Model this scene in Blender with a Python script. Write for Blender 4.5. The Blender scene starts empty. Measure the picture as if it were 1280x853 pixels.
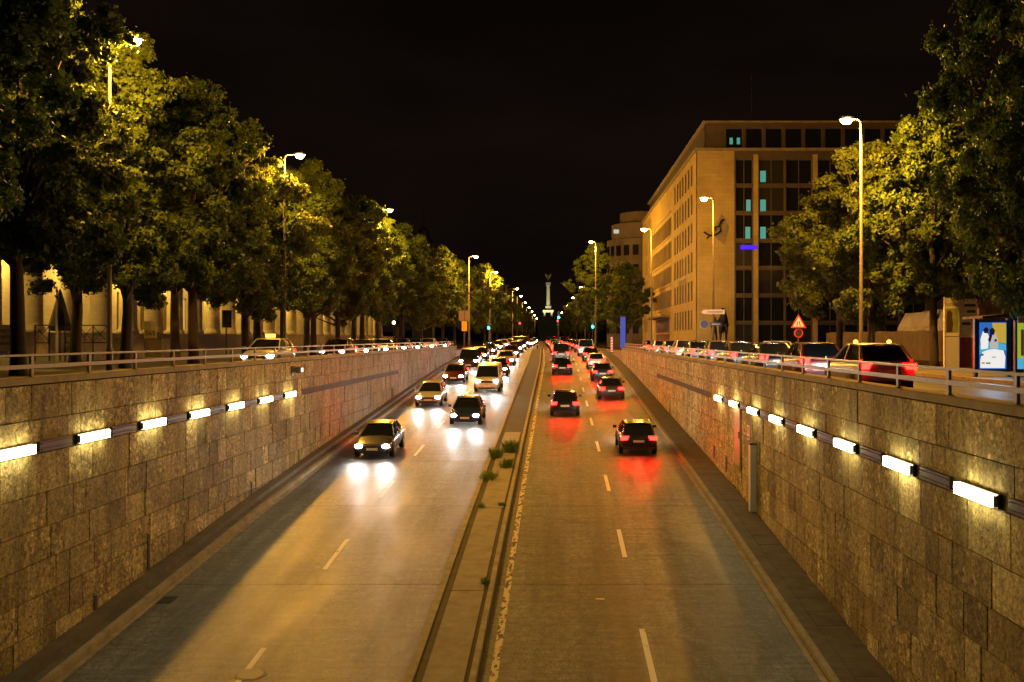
import bpy, bmesh, math, random
import numpy as np
from mathutils import Vector, Matrix
R = math.radians
rng = random.Random(7)
nrng = np.random.default_rng(11)
scn = bpy.context.scene
col = scn.collection

# ---------------------------------------------------------------- camera
EYE = 1.65
cd = bpy.data.cameras.new('camera'); cam = bpy.data.objects.new('camera', cd); col.objects.link(cam)
cam.location = (0, 0, EYE); cam.rotation_euler = (R(90), 0, 0)
cd.sensor_width = 36; cd.lens = 36 * 1250 / 1280
cd.shift_x = -56 / 1280; cd.shift_y = -3.5 / 1280
cd.clip_start = .1; cd.clip_end = 6000
scn.camera = cam
# ---------------------------------------------------------------- night sky
w = bpy.data.worlds.new('World'); scn.world = w; w.use_nodes = True
nt = w.node_tree; bg = nt.nodes['Background']
sky = nt.nodes.new('ShaderNodeTexSky'); sky.sky_type = 'NISHITA'; sky.sun_disc = False
sky.sun_elevation = R(-4); sky.sun_rotation = R(200)
mx = nt.nodes.new('ShaderNodeMixRGB'); mx.blend_type = 'ADD'; mx.inputs[0].default_value = 1
tc = nt.nodes.new('ShaderNodeTexCoord'); sx_ = nt.nodes.new('ShaderNodeSeparateXYZ'); nt.links.new(tc.outputs['Generated'], sx_.inputs[0])
gr = nt.nodes.new('ShaderNodeValToRGB'); nt.links.new(sx_.outputs[2], gr.inputs[0])          # town glow, evenly round the horizon
gr.color_ramp.elements[0].color = (.085, .050, .036, 1); gr.color_ramp.elements[1].position = .55; gr.color_ramp.elements[1].color = (.020, .011, .007, 1)
cl = nt.nodes.new('ShaderNodeTexNoise'); cl.inputs['Scale'].default_value = 2.6; cl.inputs['Detail'].default_value = 5
mpc = nt.nodes.new('ShaderNodeMapping'); mpc.inputs['Scale'].default_value = (1, 1, 3.2); nt.links.new(tc.outputs['Generated'], mpc.inputs[0]); nt.links.new(mpc.outputs[0], cl.inputs['Vector'])
cr_ = nt.nodes.new('ShaderNodeValToRGB'); nt.links.new(cl.outputs[0], cr_.inputs[0]); cr_.color_ramp.elements[0].position = .35; cr_.color_ramp.elements[0].color = (.6, .6, .6, 1); cr_.color_ramp.elements[1].position = .75; cr_.color_ramp.elements[1].color = (1.45, 1.4, 1.4, 1)
gl = nt.nodes.new('ShaderNodeMixRGB'); gl.blend_type = 'MULTIPLY'; gl.inputs[0].default_value = 1; nt.links.new(gr.outputs[0], gl.inputs[1]); nt.links.new(cr_.outputs[0], gl.inputs[2])
sc_ = nt.nodes.new('ShaderNodeMixRGB'); sc_.blend_type = 'MULTIPLY'; sc_.inputs[0].default_value = 1
sc_.inputs[2].default_value = (.05, .05, .05, 1)
nt.links.new(sky.outputs[0], sc_.inputs[1]); nt.links.new(sc_.outputs[0], mx.inputs[1])
nt.links.new(gl.outputs[0], mx.inputs[2]); nt.links.new(mx.outputs[0], bg.inputs[0])
bg.inputs[1].default_value = .08
sl = bpy.data.lights.new('fill_sun', 'SUN'); sl.energy = .03; sl.angle = R(20); sl.color = (.92, 1, .82)  # added faint greenish fill for the shadows; no moon is up
so = bpy.data.objects.new('fill_sun', sl); col.objects.link(so); so.rotation_euler = (R(40), R(15), 0)
vs = scn.view_settings; vs.view_transform = 'Standard'; vs.look = 'None'; vs.gamma = 1; vs.exposure = 0
scn.display_settings.display_device = 'sRGB'
cy = scn.cycles
cy.sample_clamp_indirect = 2.5; cy.sample_clamp_direct = 0; cy.max_bounces = 5; cy.diffuse_bounces = 3
cy.glossy_bounces = 3; cy.transmission_bounces = 4; cy.transparent_max_bounces = 6
cy.caustics_reflective = False; cy.caustics_refractive = False
cy.use_denoising = True

# ================================================================ materials
SODIUM = (1.0, .45, .05)
MATS = {}
class NT:
    def __init__(s, name):
        s.m = bpy.data.materials.new(name); s.m.use_nodes = True
        s.t = s.m.node_tree; s.b = s.t.nodes['Principled BSDF']
    def n(s, kind, **kw):
        o = s.t.nodes.new(kind)
        for k, v in kw.items():
            setattr(o, k, v)
        return o
    def l(s, a, b): s.t.links.new(a, b)
    def pos(s, scale=(1, 1, 1)):
        g = s.n('ShaderNodeNewGeometry'); mp = s.n('ShaderNodeMapping')
        mp.inputs['Scale'].default_value = scale
        s.l(g.outputs['Position'], mp.inputs['Vector']); return mp.outputs[0]
    def noise(s, vec, scale, detail=3, rough=.55):
        o = s.n('ShaderNodeTexNoise'); o.inputs['Scale'].default_value = scale
        o.inputs['Detail'].default_value = detail; o.inputs['Roughness'].default_value = rough
        s.l(vec, o.inputs['Vector']); return o.outputs[0]
    def ramp(s, fac, stops):
        o = s.n('ShaderNodeValToRGB'); e = o.color_ramp.elements
        while len(e) < len(stops): e.new(.5)
        for i, (p, c) in enumerate(stops):
            e[i].position = p; e[i].color = (*c, 1) if len(c) == 3 else c
        s.l(fac, o.inputs[0]); return o.outputs[0]
    def mix(s, a, b, fac=1, mode='MULTIPLY'):
        o = s.n('ShaderNodeMixRGB'); o.blend_type = mode
        for sock, v in ((o.inputs[1], a), (o.inputs[2], b)):
            if isinstance(v, tuple): sock.default_value = (*v, 1)
            else: s.l(v, sock)
        if isinstance(fac, (int, float)): o.inputs[0].default_value = fac
        else: s.l(fac, o.inputs[0])
        return o.outputs[0]
    def frac(s, v):
        m = s.n('ShaderNodeMath', operation='MULTIPLY'); m.inputs[1].default_value = 7.31; s.l(v, m.inputs[0])
        q = s.n('ShaderNodeMath', operation='FRACT'); s.l(m.outputs[0], q.inputs[0]); return q.outputs[0]
    def bump(s, h, strength=.4, dist=.01):
        o = s.n('ShaderNodeBump'); o.inputs['Strength'].default_value = strength
        o.inputs['Distance'].default_value = dist
        s.l(h, o.inputs['Height']); s.l(o.outputs[0], s.b.inputs['Normal'])
    def color(s, c):
        s.l(c, s.b.inputs['Base Color'])
def g3(v): return (v, v, v)

def plain(name, c, rough=.6, metal=0, var=.25, scale=6, bump=0):
    if name in MATS: return MATS[name]
    k = NT(name); k.b.inputs['Roughness'].default_value = rough; k.b.inputs['Metallic'].default_value = metal
    p = k.pos(); n = k.noise(p, scale, 4)
    k.color(k.mix(k.ramp(n, [(.3, g3(1 - var)), (.7, g3(1.0))]), tuple(c)))
    if bump: k.bump(k.noise(p, scale * 6, 3), bump, .01)
    MATS[name] = k.m; return k.m
def emit(name, c, strength):
    if name in MATS: return MATS[name]
    k = NT(name); k.b.inputs['Base Color'].default_value = (*[.02 + .2 * v for v in c], 1)
    k.b.inputs['Emission Color'].default_value = (*c, 1); k.b.inputs['Emission Strength'].default_value = strength
    MATS[name] = k.m; return k.m

def make_wall_stone():
    k = NT('exposed_aggregate_slab'); b = k.b
    b.inputs['Roughness'].default_value = .8; b.inputs['Specular IOR Level'].default_value = .3
    oi = k.n('ShaderNodeObjectInfo')
    p = k.pos()
    tone = k.ramp(oi.outputs['Random'], [(0, (.24, .20, .088)), (.25, (.37, .31, .135)), (.5, (.44, .375, .175)), (.75, (.40, .33, .14)), (1, (.62, .54, .28))])
    def vor(scale, feat='F1'):
        vo = k.n('ShaderNodeTexVoronoi'); vo.feature = feat; vo.inputs['Scale'].default_value = scale
        k.l(p, vo.inputs['Vector']); return vo
    v1, v2 = vor(9), vor(22)
    def grey(c):
        s_ = k.n('ShaderNodeSeparateColor'); k.l(c, s_.inputs[0]); return s_.outputs[0]
    p1 = k.ramp(grey(v1.outputs['Color']), [(0, g3(.42)), (.35, g3(.8)), (.75, g3(1.05)), (.93, g3(1.2)), (1, g3(1.9))])
    p2 = k.ramp(grey(v2.outputs['Color']), [(0, g3(.30)), (.25, g3(.85)), (.8, g3(1.08)), (1, g3(1.75))])
    coarse = k.ramp(k.frac(oi.outputs['Random']), [(.2, g3(.15)), (.8, g3(1))])
    gap = k.ramp(v1.outputs['Distance'], [(.0, g3(1.1)), (.5, g3(1)), (.8, g3(.6))])
    pitn = k.noise(p, 15, 3, .75)
    pit = k.ramp(pitn, [(.33, g3(.15)), (.42, g3(1))])
    streak = k.noise(k.pos((1, 1, .10)), 2.2, 4, .6)
    st = k.ramp(streak, [(.32, g3(.48)), (.55, g3(1.05))])
    stain = k.ramp(k.noise(p, .8, 4), [(.3, g3(.58)), (.65, g3(1.12))])
    c = k.mix(tone, p1, coarse); c = k.mix(c, p2, .75); c = k.mix(c, gap, .7); c = k.mix(c, pit, .9); c = k.mix(c, st, .7); c = k.mix(c, stain, .85)
    k.color(c)
    k.bump(k.mix(v1.outputs['Distance'], pitn, .55, 'MIX'), .5, .03)
    return k.m
def make_concrete(name, c, sc=1.2, dark=.6):
    k = NT(name); k.b.inputs['Roughness'].default_value = .82
    p = k.pos(); a = k.noise(p, sc, 5, .65); f = k.noise(p, 42, 2)
    st = k.noise(k.pos((1, 1, .12)), 3.2, 4)
    x = k.mix(k.ramp(a, [(.3, g3(dark)), (.7, g3(1.05))]), tuple(c))
    x = k.mix(x, k.ramp(f, [(.3, g3(.8)), (.7, g3(1.1))]), .7)
    x = k.mix(x, k.ramp(st, [(.3, g3(.7)), (.6, g3(1))]), .6)
    k.color(x); k.bump(f, .3, .01); return k.m
def make_road(name, c, rough=.50, xlanes=()):
    k = NT(name); b = k.b
    p = k.pos(); f = k.noise(p, 30, 3, .7); g = k.noise(p, 140, 2)
    big = k.noise(k.pos((.9, .16, 1)), 1.1, 4, .6)
    trk = k.noise(k.pos((1.5, .012, 1)), 1.0, 3)
    brush = k.noise(k.pos((.22, 2.6, 1)), 2.2, 5, .75); mid = k.noise(k.pos((1, .6, 1)), 5.5, 6, .8)
    x = k.mix(k.ramp(big, [(.38, g3(.62)), (.62, g3(1.12))]), tuple(c))
    x = k.mix(x, k.ramp(trk, [(.34, g3(.55)), (.6, g3(1.1))]), .95)
    x = k.mix(x, k.ramp(f, [(.38, g3(.55)), (.62, g3(1.35))]), .8)
    x = k.mix(x, k.ramp(brush, [(.40, g3(.68)), (.60, g3(1.16))]), .9)
    x = k.mix(x, k.ramp(mid, [(.40, g3(.58)), (.60, g3(1.25))]), .85)
    x = k.mix(x, k.ramp(g, [(.38, g3(.6)), (.62, g3(1.35))]), .7)
    vo = k.n('ShaderNodeTexVoronoi'); vo.feature = 'DISTANCE_TO_EDGE'; vo.inputs['Scale'].default_value = .22
    nz = k.n('ShaderNodeTexNoise'); nz.inputs['Scale'].default_value = .8; nz.inputs['Detail'].default_value = 5
    k.l(p, nz.inputs['Vector'])
    wv = k.mix(k.pos((1, .55, 1)), nz.outputs['Color'], 1.0, 'ADD')
    k.l(wv, vo.inputs['Vector'])
    pt = k.ramp(k.noise(k.pos((1, .35, 1)), .42, 2), [(.66, g3(1)), (.675, g3(.62))]); x = k.mix(x, pt, .8)
    oil = k.ramp(k.noise(k.pos((1.2, .5, 1)), 1.7, 3), [(.66, g3(1)), (.8, g3(.45))]); x = k.mix(x, oil, .8)
    sp = k.n('ShaderNodeTexVoronoi'); sp.inputs['Scale'].default_value = 55; k.l(p, sp.inputs['Vector'])
    x = k.mix(x, k.ramp(sp.outputs['Color'], [(.1, g3(.45)), (.5, g3(1)), (.9, g3(1.7))]), .8)
    crk = k.ramp(vo.outputs['Distance'], [(0, g3(.35)), (.004, g3(.5)), (.009, g3(1))])
    x = k.mix(x, crk, .55)
    k.color(x)
    b.inputs['Specular IOR Level'].default_value = .3
    k.l(k.ramp(big, [(.3, g3(rough - .08)), (.7, g3(rough + .1))]), b.inputs['Roughness'])
    k.bump(k.mix(f, mid, .5, 'MIX'), .4, .02); return k.m
def make_paint(name, c, worn, roadc):
    k = NT(name); k.b.inputs['Roughness'].default_value = .6
    p = k.pos((1, .45, 1)); n = k.noise(p, 6.5, 4, .7)
    k.color(k.mix(tuple(roadc), tuple(c), k.ramp(n, [(worn - .02, g3(0)), (worn + .03, g3(1))]), 'MIX'))
    return k.m
def make_leaf(name, c1, c2):
    k = NT(name); b = k.b; b.inputs['Roughness'].default_value = .62; b.inputs['Specular IOR Level'].default_value = .2
    oi = k.n('ShaderNodeObjectInfo')
    n = k.noise(k.pos(), 2.3, 3)
    n2 = k.noise(k.pos(), 14, 1)
    x = k.ramp(n2, [(.3, tuple(c1)), (.7, tuple(c2))])
    x = k.mix(x, k.ramp(n, [(.3, g3(.75)), (.7, g3(1.1))]))
    x = k.mix(x, k.ramp(oi.outputs['Random'], [(0, (.8, .85, .8)), (1, (1.1, 1.05, 1))]))
    k.color(x)
    tr = k.n('ShaderNodeBsdfTranslucent'); k.l(x, tr.inputs[0])
    ms = k.n('ShaderNodeMixShader'); ms.inputs[0].default_value = .28
    out = k.t.nodes['Material Output']
    k.l(b.outputs[0], ms.inputs[1]); k.l(tr.outputs[0], ms.inputs[2]); k.l(ms.outputs[0], out.inputs[0])
    return k.m
def make_ashlar(name, c):
    k = NT(name); k.b.inputs['Roughness'].default_value = .8
    br = k.n('ShaderNodeTexBrick'); br.inputs['Scale'].default_value = 1
    br.inputs['Color1'].default_value = (*[v * .9 for v in c], 1); br.inputs['Color2'].default_value = (*c, 1)
    br.inputs['Mortar'].default_value = (*[v * .72 for v in c], 1)
    br.inputs['Brick Width'].default_value = 1.1; br.inputs['Row Height'].default_value = .42
    br.inputs['Mortar Size'].default_value = .012
    g = k.n('ShaderNodeNewGeometry'); sp = k.n('ShaderNodeSeparateXYZ'); cb = k.n('ShaderNodeCombineXYZ')
    ad = k.n('ShaderNodeMath', operation='ADD')
    k.l(g.outputs['Position'], sp.inputs[0]); k.l(sp.outputs[0], ad.inputs[0]); k.l(sp.outputs[1], ad.inputs[1])
    k.l(ad.outputs[0], cb.inputs[0]); k.l(sp.outputs[2], cb.inputs[1]); k.l(cb.outputs[0], br.inputs['Vector'])
    n = k.noise(k.pos(), .5, 4)
    k.color(k.mix(br.outputs[0], k.ramp(n, [(.3, g3(.75)), (.7, g3(1.05))]))); return k.m

ROADC = (.140, .141, .142)
M_STONE = make_wall_stone()
M_COPE = make_concrete('coping_concrete', (.34, .285, .155))
M_BACK = make_concrete('dark_joint_concrete', (.07, .06, .045))
M_SIDE = make_concrete('sidewalk_concrete', (.13, .112, .085), 1.6, .5)
M_KERB = make_concrete('kerb_stone', (.36, .31, .20), 2.2, .55)
M_SLAB = make_concrete('median_slab_concrete', (.31, .27, .18), 1.4, .7)
M_DIRT = make_concrete('median_dirt', (.075, .07, .045), 3, .4)
M_ROAD = make_road('worn_carriageway', ROADC)
M_ASPH = make_road('dark_asphalt', (.065, .058, .05), .5)
M_PAINT = make_paint('road_paint', (.60, .57, .50), .37, ROADC)
M_WORN = make_paint('worn_edge_paint', (.55, .47, .32), .47, (.03, .026, .02))
M_PAVE = make_concrete('paving', (.16, .14, .11), .8)
M_LEAF = [make_leaf('leaf_a', (.055, .095, .018), (.12, .165, .03)), make_leaf('leaf_b', (.06, .09, .015), (.135, .16, .028)),
          make_leaf('leaf_c', (.03, .075, .016), (.07, .125, .026))]
M_BARK = plain('bark', (.032, .024, .016), .9, 0, .5, 5, .5)
M_RAIL = plain('railing_paint', (.29, .30, .17), .5, .1, .25, 9)
M_POLE = plain('pole_steel', (.10, .085, .07), .6, .1, .3, 4)
M_DARK = plain('dark_metal', (.03, .03, .03), .5, .3, .2, 5)
M_BLACK = plain('black_rubber', (.012, .012, .012), .7, 0, .2, 8)
M_WHITE = plain('white_enamel', (.72, .70, .66), .45, 0, .12, 6)
M_ASHLAR = make_ashlar('limestone_facing', (.50, .385, .13))
M_ASHLAR2 = make_ashlar('limestone_columns', (.42, .36, .26))
M_GLASS = plain('dark_window_glass', (.012, .014, .016), .2, 0, .1, 2); M_GLASS.node_tree.nodes['Principled BSDF'].inputs['Specular IOR Level'].default_value = .2
M_FRAME = plain('window_frame', (.16, .13, .10), .5, .2, .2, 5)
M_BRONZE = plain('dark_bronze', (.035, .028, .02), .45, .6, .4, 4)
M_GOLD = plain('gilded_metal', (.75, .52, .12), .35, .6, .2, 3)
M_RED = plain('red_enamel', (.55, .03, .025), .45, 0, .1, 6)
M_BLUE = plain('blue_enamel', (.02, .06, .30), .45, 0, .1, 6)
M_TAN = plain('tan_panel', (.45, .38, .25), .6, 0, .2, 4)
M_BLACKP = plain('black_paint', (.02, .02, .02), .5, 0, .1, 6)
M_YEL = plain('yellow_enamel', (.6, .42, .04), .5, 0, .1, 6)
M_GRN = plain('green_enamel', (.02, .16, .05), .5, 0, .1, 6)
E_TUBE = emit('lit_tube_diffuser', (1, .80, .37), 30)
E_SOD = emit('sodium_lens', (1, .74, .40), 60)
E_SODFAR = emit('sodium_lens_far', (1, .66, .25), 110)
E_HEAD = emit('headlamp_lens', (1, .97, .92), 120)
E_TAIL = emit('tail_lamp_lens', (1, .0012, .0008), 170)
E_TEAL = emit('lit_teal_window', (.10, .50, .42), .55)
E_GREEN = emit('green_signal', (.02, 1, .72), 22)
E_REDS = emit('red_signal', (1, .02, .03), 14)
E_AMBER = emit('amber_lamp', (1, .32, .03), 9)
E_BLUEN = emit('blue_neon', (.05, .01, .9), 1.0)
E_GLOBE = emit('lantern_globe', (1, .85, .6), 18)
E_INT = emit('lit_interior', (1, .62, .14), .55)

# ================================================================ mesh helpers
class MB:
    def __init__(s): s.v = []; s.f = []
    def poly(s, pts, faces):
        o = len(s.v); s.v += [tuple(p) for p in pts]; s.f += [tuple(i + o for i in f) for f in faces]; return s
    def box(s, x0, x1, y0, y1, z0, z1):
        return s.poly([(x0, y0, z0), (x1, y0, z0), (x1, y1, z0), (x0, y1, z0), (x0, y0, z1), (x1, y0, z1), (x1, y1, z1), (x0, y1, z1)],
                      [(3, 2, 1, 0), (4, 5, 6, 7), (0, 1, 5, 4), (1, 2, 6, 5), (2, 3, 7, 6), (3, 0, 4, 7)])
    def tube(s, pts, rad, n=8, cap=True):
        pts = [Vector(p) for p in pts]
        if isinstance(rad, (int, float)): rad = [rad] * len(pts)
        o = len(s.v); prev = None
        for i, p in enumerate(pts):
            d = (pts[min(i + 1, len(pts) - 1)] - pts[max(i - 1, 0)]).normalized()
            a = Vector((0, 0, 1)) if abs(d.z) < .9 else Vector((1, 0, 0))
            u = d.cross(a).normalized()
            if prev is not None:
                u = (prev - d * prev.dot(d)).normalized()
            prev = u; q = d.cross(u)
            for k in range(n):
                t = 2 * math.pi * k / n
                s.v.append(tuple(p + (u * math.cos(t) + q * math.sin(t)) * rad[i]))
        for i in range(len(pts) - 1):
            for k in range(n):
                a = o + i * n + k; b = o + i * n + (k + 1) % n
                s.f.append((a, b, b + n, a + n))
        if cap:
            s.f.append(tuple(o + k for k in range(n - 1, -1, -1)))
            e = o + (len(pts) - 1) * n; s.f.append(tuple(e + k for k in range(n)))
        return s
    def lathe(s, prof, n=16, c=(0, 0, 0)):
        o = len(s.v)
        for r, z in prof:
            for k in range(n):
                t = 2 * math.pi * k / n
                s.v.append((c[0] + r * math.cos(t), c[1] + r * math.sin(t), c[2] + z))
        for i in range(len(prof) - 1):
            for k in range(n):
                a = o + i * n + k; b = o + i * n + (k + 1) % n
                s.f.append((a, b, b + n, a + n))
        s.f.append(tuple(o + k for k in range(n - 1, -1, -1)))
        e = o + (len(prof) - 1) * n; s.f.append(tuple(e + k for k in range(n)))
        return s
    def prism(s, pts2, y0, y1, plane='xz'):
        n = len(pts2)
        def P(a, b, y): return (a, y, b) if plane == 'xz' else ((y, a, b) if plane == 'yz' else (a, b, y))
        v = [P(a, b, y0) for a, b in pts2] + [P(a, b, y1) for a, b in pts2]
        f = [tuple(range(n)), tuple(range(2 * n - 1, n - 1, -1))]
        f += [(i, i + n, (i + 1) % n + n, (i + 1) % n) for i in range(n)]
        return s.poly(v, f)
    def mesh(s, name, smooth=False):
        me = bpy.data.meshes.new(name); me.from_pydata(s.v, [], s.f); me.update()
        bm = bmesh.new(); bm.from_mesh(me); bmesh.ops.recalc_face_normals(bm, faces=bm.faces); bm.to_mesh(me); bm.free()
        if smooth: me.polygons.foreach_set('use_smooth', [True] * len(me.polygons))
        return me
    def build(s, name, m, parent=None, smooth=False, loc=None):
        return obj(name, s.mesh(name, smooth), m, parent, loc)
def obj(name, me, m=None, parent=None, loc=None, rz=0, scale=None):
    o = bpy.data.objects.new(name, me); col.objects.link(o)
    if m is not None and not me.materials: me.materials.append(m)
    if parent is not None: o.parent = parent
    if loc is not None: o.location = loc
    if rz: o.rotation_euler.z = rz
    if scale is not None: o.scale = scale
    return o
def tag(o, label=None, cat=None, group=None, kind=None):
    if label: o['label'] = label
    if cat: o['category'] = cat
    if group: o['group'] = group
    if kind: o['kind'] = kind
    return o
def thing(name, label, cat, loc=(0, 0, 0), rz=0, group=None):
    o = bpy.data.objects.new(name, None); col.objects.link(o); o.empty_display_size = .2
    o.location = loc; o.rotation_euler.z = rz
    return tag(o, label, cat, group)
def copy_tree(o, parent=None):
    c = o.copy(); col.objects.link(c); c.parent = parent
    for ch in list(o.children): copy_tree(ch, c)
    return c
def light(kind, name, parent, loc, energy, color, size=.1, rot=None, **kw):
    l = bpy.data.lights.new(name, kind); l.energy = energy; l.color = color
    if hasattr(l, 'shadow_soft_size'): l.shadow_soft_size = size
    for k, v in kw.items(): setattr(l, k.rstrip('_'), v)
    o = bpy.data.objects.new(name, l); col.objects.link(o); o.parent = parent; o.location = loc
    if rot: o.rotation_euler = rot
    return o
def text(name, body, size, m, parent, loc, rot=(R(90), 0, 0), ext=.004, sx=1):
    c = bpy.data.curves.new(name, 'FONT'); c.body = body; c.size = size; c.extrude = ext
    c.align_x = 'CENTER'; c.align_y = 'CENTER'; c.materials.append(m)
    tmp = bpy.data.objects.new(name, c); col.objects.link(tmp)
    dg = bpy.context.evaluated_depsgraph_get(); me = bpy.data.meshes.new_from_object(tmp.evaluated_get(dg))
    bpy.data.objects.remove(tmp)
    o = obj(name, me, m, parent, loc); o.rotation_euler = rot; o.scale.x = sx; return o
ORD = ['first', 'second', 'third', 'fourth', 'fifth', 'sixth', 'seventh', 'eighth', 'ninth', 'tenth', 'eleventh', 'twelfth',
       'thirteenth', 'fourteenth', 'fifteenth', 'sixteenth', 'seventeenth', 'eighteenth', 'nineteenth', 'twentieth']

# ================================================================ terrain
_T = [(-30, 10.7), (0, 8.6), (10, 7.88), (20.7, 7.13), (35, 6.11), (45, 5.53), (60, 4.76), (75, 3.98), (95, 2.98), (116, 2.2), (135, 1.74), (155, 1.56), (175, 1.53), (4000, 1.53)]
def zr(d):                                       # carriageway level at distance d
    for (a, p), (b, q) in zip(_T, _T[1:]):
        if d <= b:
            t = (d - a) / (b - a); return EYE - (p + (q - p) * t) - .12
    return 0
def xo(d): return 0 if d < 105 else -.0135 * (d - 105)      # the avenue swings slightly left beyond the ramp
XL, XR = -11.35, 7.0
def slope_at(d): return math.atan2(zr(d + 1) - zr(d - 1), 2)
def strip(name, x0, x1, ya, yb, zf, m, parent=None, step=3.0, skirt=.25, off=None):
    n = max(1, int(round((yb - ya) / step))); mb = MB()
    P = []
    for i in range(n + 1):
        y = ya + (yb - ya) * i / n; z = zf(y); o_ = off(y) if off else 0
        P.append([(x0 + o_, y, z - skirt), (x0 + o_, y, z), (x1 + o_, y, z), (x1 + o_, y, z - skirt)])
    v = [q for r in P for q in r]; f = []
    for i in range(n):
        a = i * 4
        f += [(a, a + 1, a + 5, a + 4), (a + 1, a + 2, a + 6, a + 5), (a + 2, a + 3, a + 7, a + 6)]
    f += [(0, 1, 2, 3), tuple(n * 4 + k for k in (3, 2, 1, 0))]
    mb.poly(v, f); return mb.build(name, m, parent)

def zleft(d): return .15 if d < 112 else max(0, .15 * (1 - (d - 112) / 35))
# big ground sheets (either side of the cutting, then across)
g = strip('ground_left', -900, XL - .25, -40, 160, lambda d: zleft(d) - .03, M_ASPH, step=8); tag(g, kind='structure')
g = strip('ground_right', XR + .25, 900, -40, 160, lambda d: -.03, M_ASPH, step=50); tag(g, kind='structure')
g = MB().box(-1800, 1800, 160, 4000, -.5, -.03).build('ground_beyond', M_ASPH); tag(g, kind='structure')
b = strip('ramp_base', XL - .2, XR + .2, -30, 160, lambda d: zr(d) - .10, M_BACK); tag(b, kind='structure')
# carriageways cast in bays, joints between
def bays(name, x0, x1, label):
    root = bpy.data.objects.new(name, None); col.objects.link(root); tag(root, kind='structure')
    y = -18.0
    while y < 158:
        L = 9.1
        strip('road_slab', x0, x1, y + .014, min(y + L, 159.5) - .014, zr, M_ROAD, root, step=3.03, skirt=.09)
        y += L
    return root
bays('carriageway_left', -10.4, -3.17, ''); bays('carriageway_right', -1.62, 5.55, '')
# far street beyond the ramp
f = strip('road_far', -9.0, 6.2, 159.6, 900, lambda d: -.004, M_ROAD, step=40, skirt=.02, off=xo); tag(f, kind='structure')
# lane paint
def dash(name, x, ya, yb, wd, m, zoff=.005, off=xo):
    o = strip(name, x - wd / 2, x + wd / 2, ya, yb, lambda d: zr(d) + zoff, m, None, step=1.6, skirt=.003, off=off); return o
paint = bpy.data.objects.new('lane_markings', None); col.objects.link(paint); tag(paint, kind='structure')
for k in range(-1, 16):
    y0 = 20.9 + 9.15 * k
    if y0 > 155: break
    d_ = dash('lane_dash', 2.05, y0, y0 + 3.2, .14, M_PAINT); d_.parent = paint
    d_ = dash('lane_dash', -6.7, y0 - 1.2, y0 + 2.0, .13, M_PAINT); d_.parent = paint
d_ = dash('edge_line', -1.34, -10, 158, .17, M_WORN); d_.parent = paint
# small flat marks: yellow stud and utility cover
mk = MB().box(1.02, 1.25, 26.2, 26.32, zr(26.2) + .002, zr(26.2) + .012).build('road_stud', M_YEL)
tag(mk, 'small yellow reflective marker on the right carriageway near the bottom', 'road stud')
mc = thing('manhole_cover', 'round iron cover set in the left carriageway at the bottom', 'manhole cover', (-6.55, 21.4, zr(21.4) + .004))
MB().lathe([(.33, -.02), (.33, .004), (.28, .006)], 24).build('frame', M_KERB, mc); MB().lathe([(.27, .0), (.27, .010), (.0, .010)], 24).build('lid', M_DARK, mc)
mc.rotation_euler.x = math.atan2(zr(22) - zr(21), 1)

# median
med = bpy.data.objects.new('median_strip', None); col.objects.link(med); tag(med, kind='structure')
strip('median_dirt', -3.0, -1.82, -20, 150, lambda d: zr(d) + .12, M_DIRT, med, off=xo)
strip('kerb_left', -3.165, -2.99, -20, 150, lambda d: zr(d) + .17, M_KERB, med, off=xo)
strip('kerb_right', -1.83, -1.70, -20, 150, lambda d: zr(d) + .15, M_KERB, med, off=xo)
strip('gutter', -1.69, -1.625, -20, 150, lambda d: zr(d) + .0, M_DIRT, med)
y = -19.0
while y < 52:
    strip('median_slab', -2.76 + rng.uniform(-.03, .03), -1.93 + rng.uniform(-.03, .03), y + .03, y + 9.07, lambda d: zr(d) + .155, M_SLAB, med, step=4.5, skirt=.06)
    y += 9.1
# weeds on the median
def weed(name, x, y, n, h, sp, label, leaf_m):
    mb = MB()
    for i in range(n):
        a = rng.uniform(0, 6.28); r0 = rng.uniform(0, sp * .45); hh = h * rng.uniform(.45, 1); ln = rng.uniform(.15, .75) * hh
        bx, by = r0 * math.cos(a), r0 * math.sin(a) * 1.6; wd = rng.uniform(.012, .03)
        dx, dy = math.cos(a), math.sin(a); px, py = -dy * wd, dx * wd
        mb.poly([(bx - px, by - py, 0), (bx + px, by + py, 0), (bx + dx * ln * .4 + px, by + dy * ln * .4 + py, hh * .65),
                 (bx + dx * ln * .4 - px, by + dy * ln * .4 - py, hh * .65), (bx + dx * ln, by + dy * ln, hh)], [(0, 1, 2, 3), (3, 2, 4)])
    t = thing(name, label, 'weeds', (x, y, zr(y) + .12), group='weeds on the median')
    mb.build('blades', leaf_m, t); return t
M_WEED = make_leaf('weed_leaf', (.10, .17, .015), (.19, .26, .04))
weed('grass_tuft', -2.2, 47.5, 260, .62, .9, 'largest green grass tuft on the median, right side', M_WEED)
weed('grass_tuft', -2.8, 46.0, 180, .5, .8, 'green grass tuft on the median beside the left kerb', M_WEED)
weed('grass_tuft', -2.15, 43.5, 160, .42, .8, 'green grass tuft on the median nearer than the largest', M_WEED)
weed('grass_tuft', -2.75, 41.0, 120, .34, .9, 'low green weeds by the left median kerb', M_WEED)
weed('grass_tuft', -1.95, 27.2, 50, .16, .3, 'tiny green weed in the nearest median slab joint', M_WEED)
weed('grass_tuft', -2.72, 35.8, 60, .18, .35, 'tiny weed left of the second median slab joint', M_WEED)
weed('grass_tuft', -1.98, 36.1, 60, .14, .3, 'tiny weed right of the second median slab joint', M_WEED)

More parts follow.
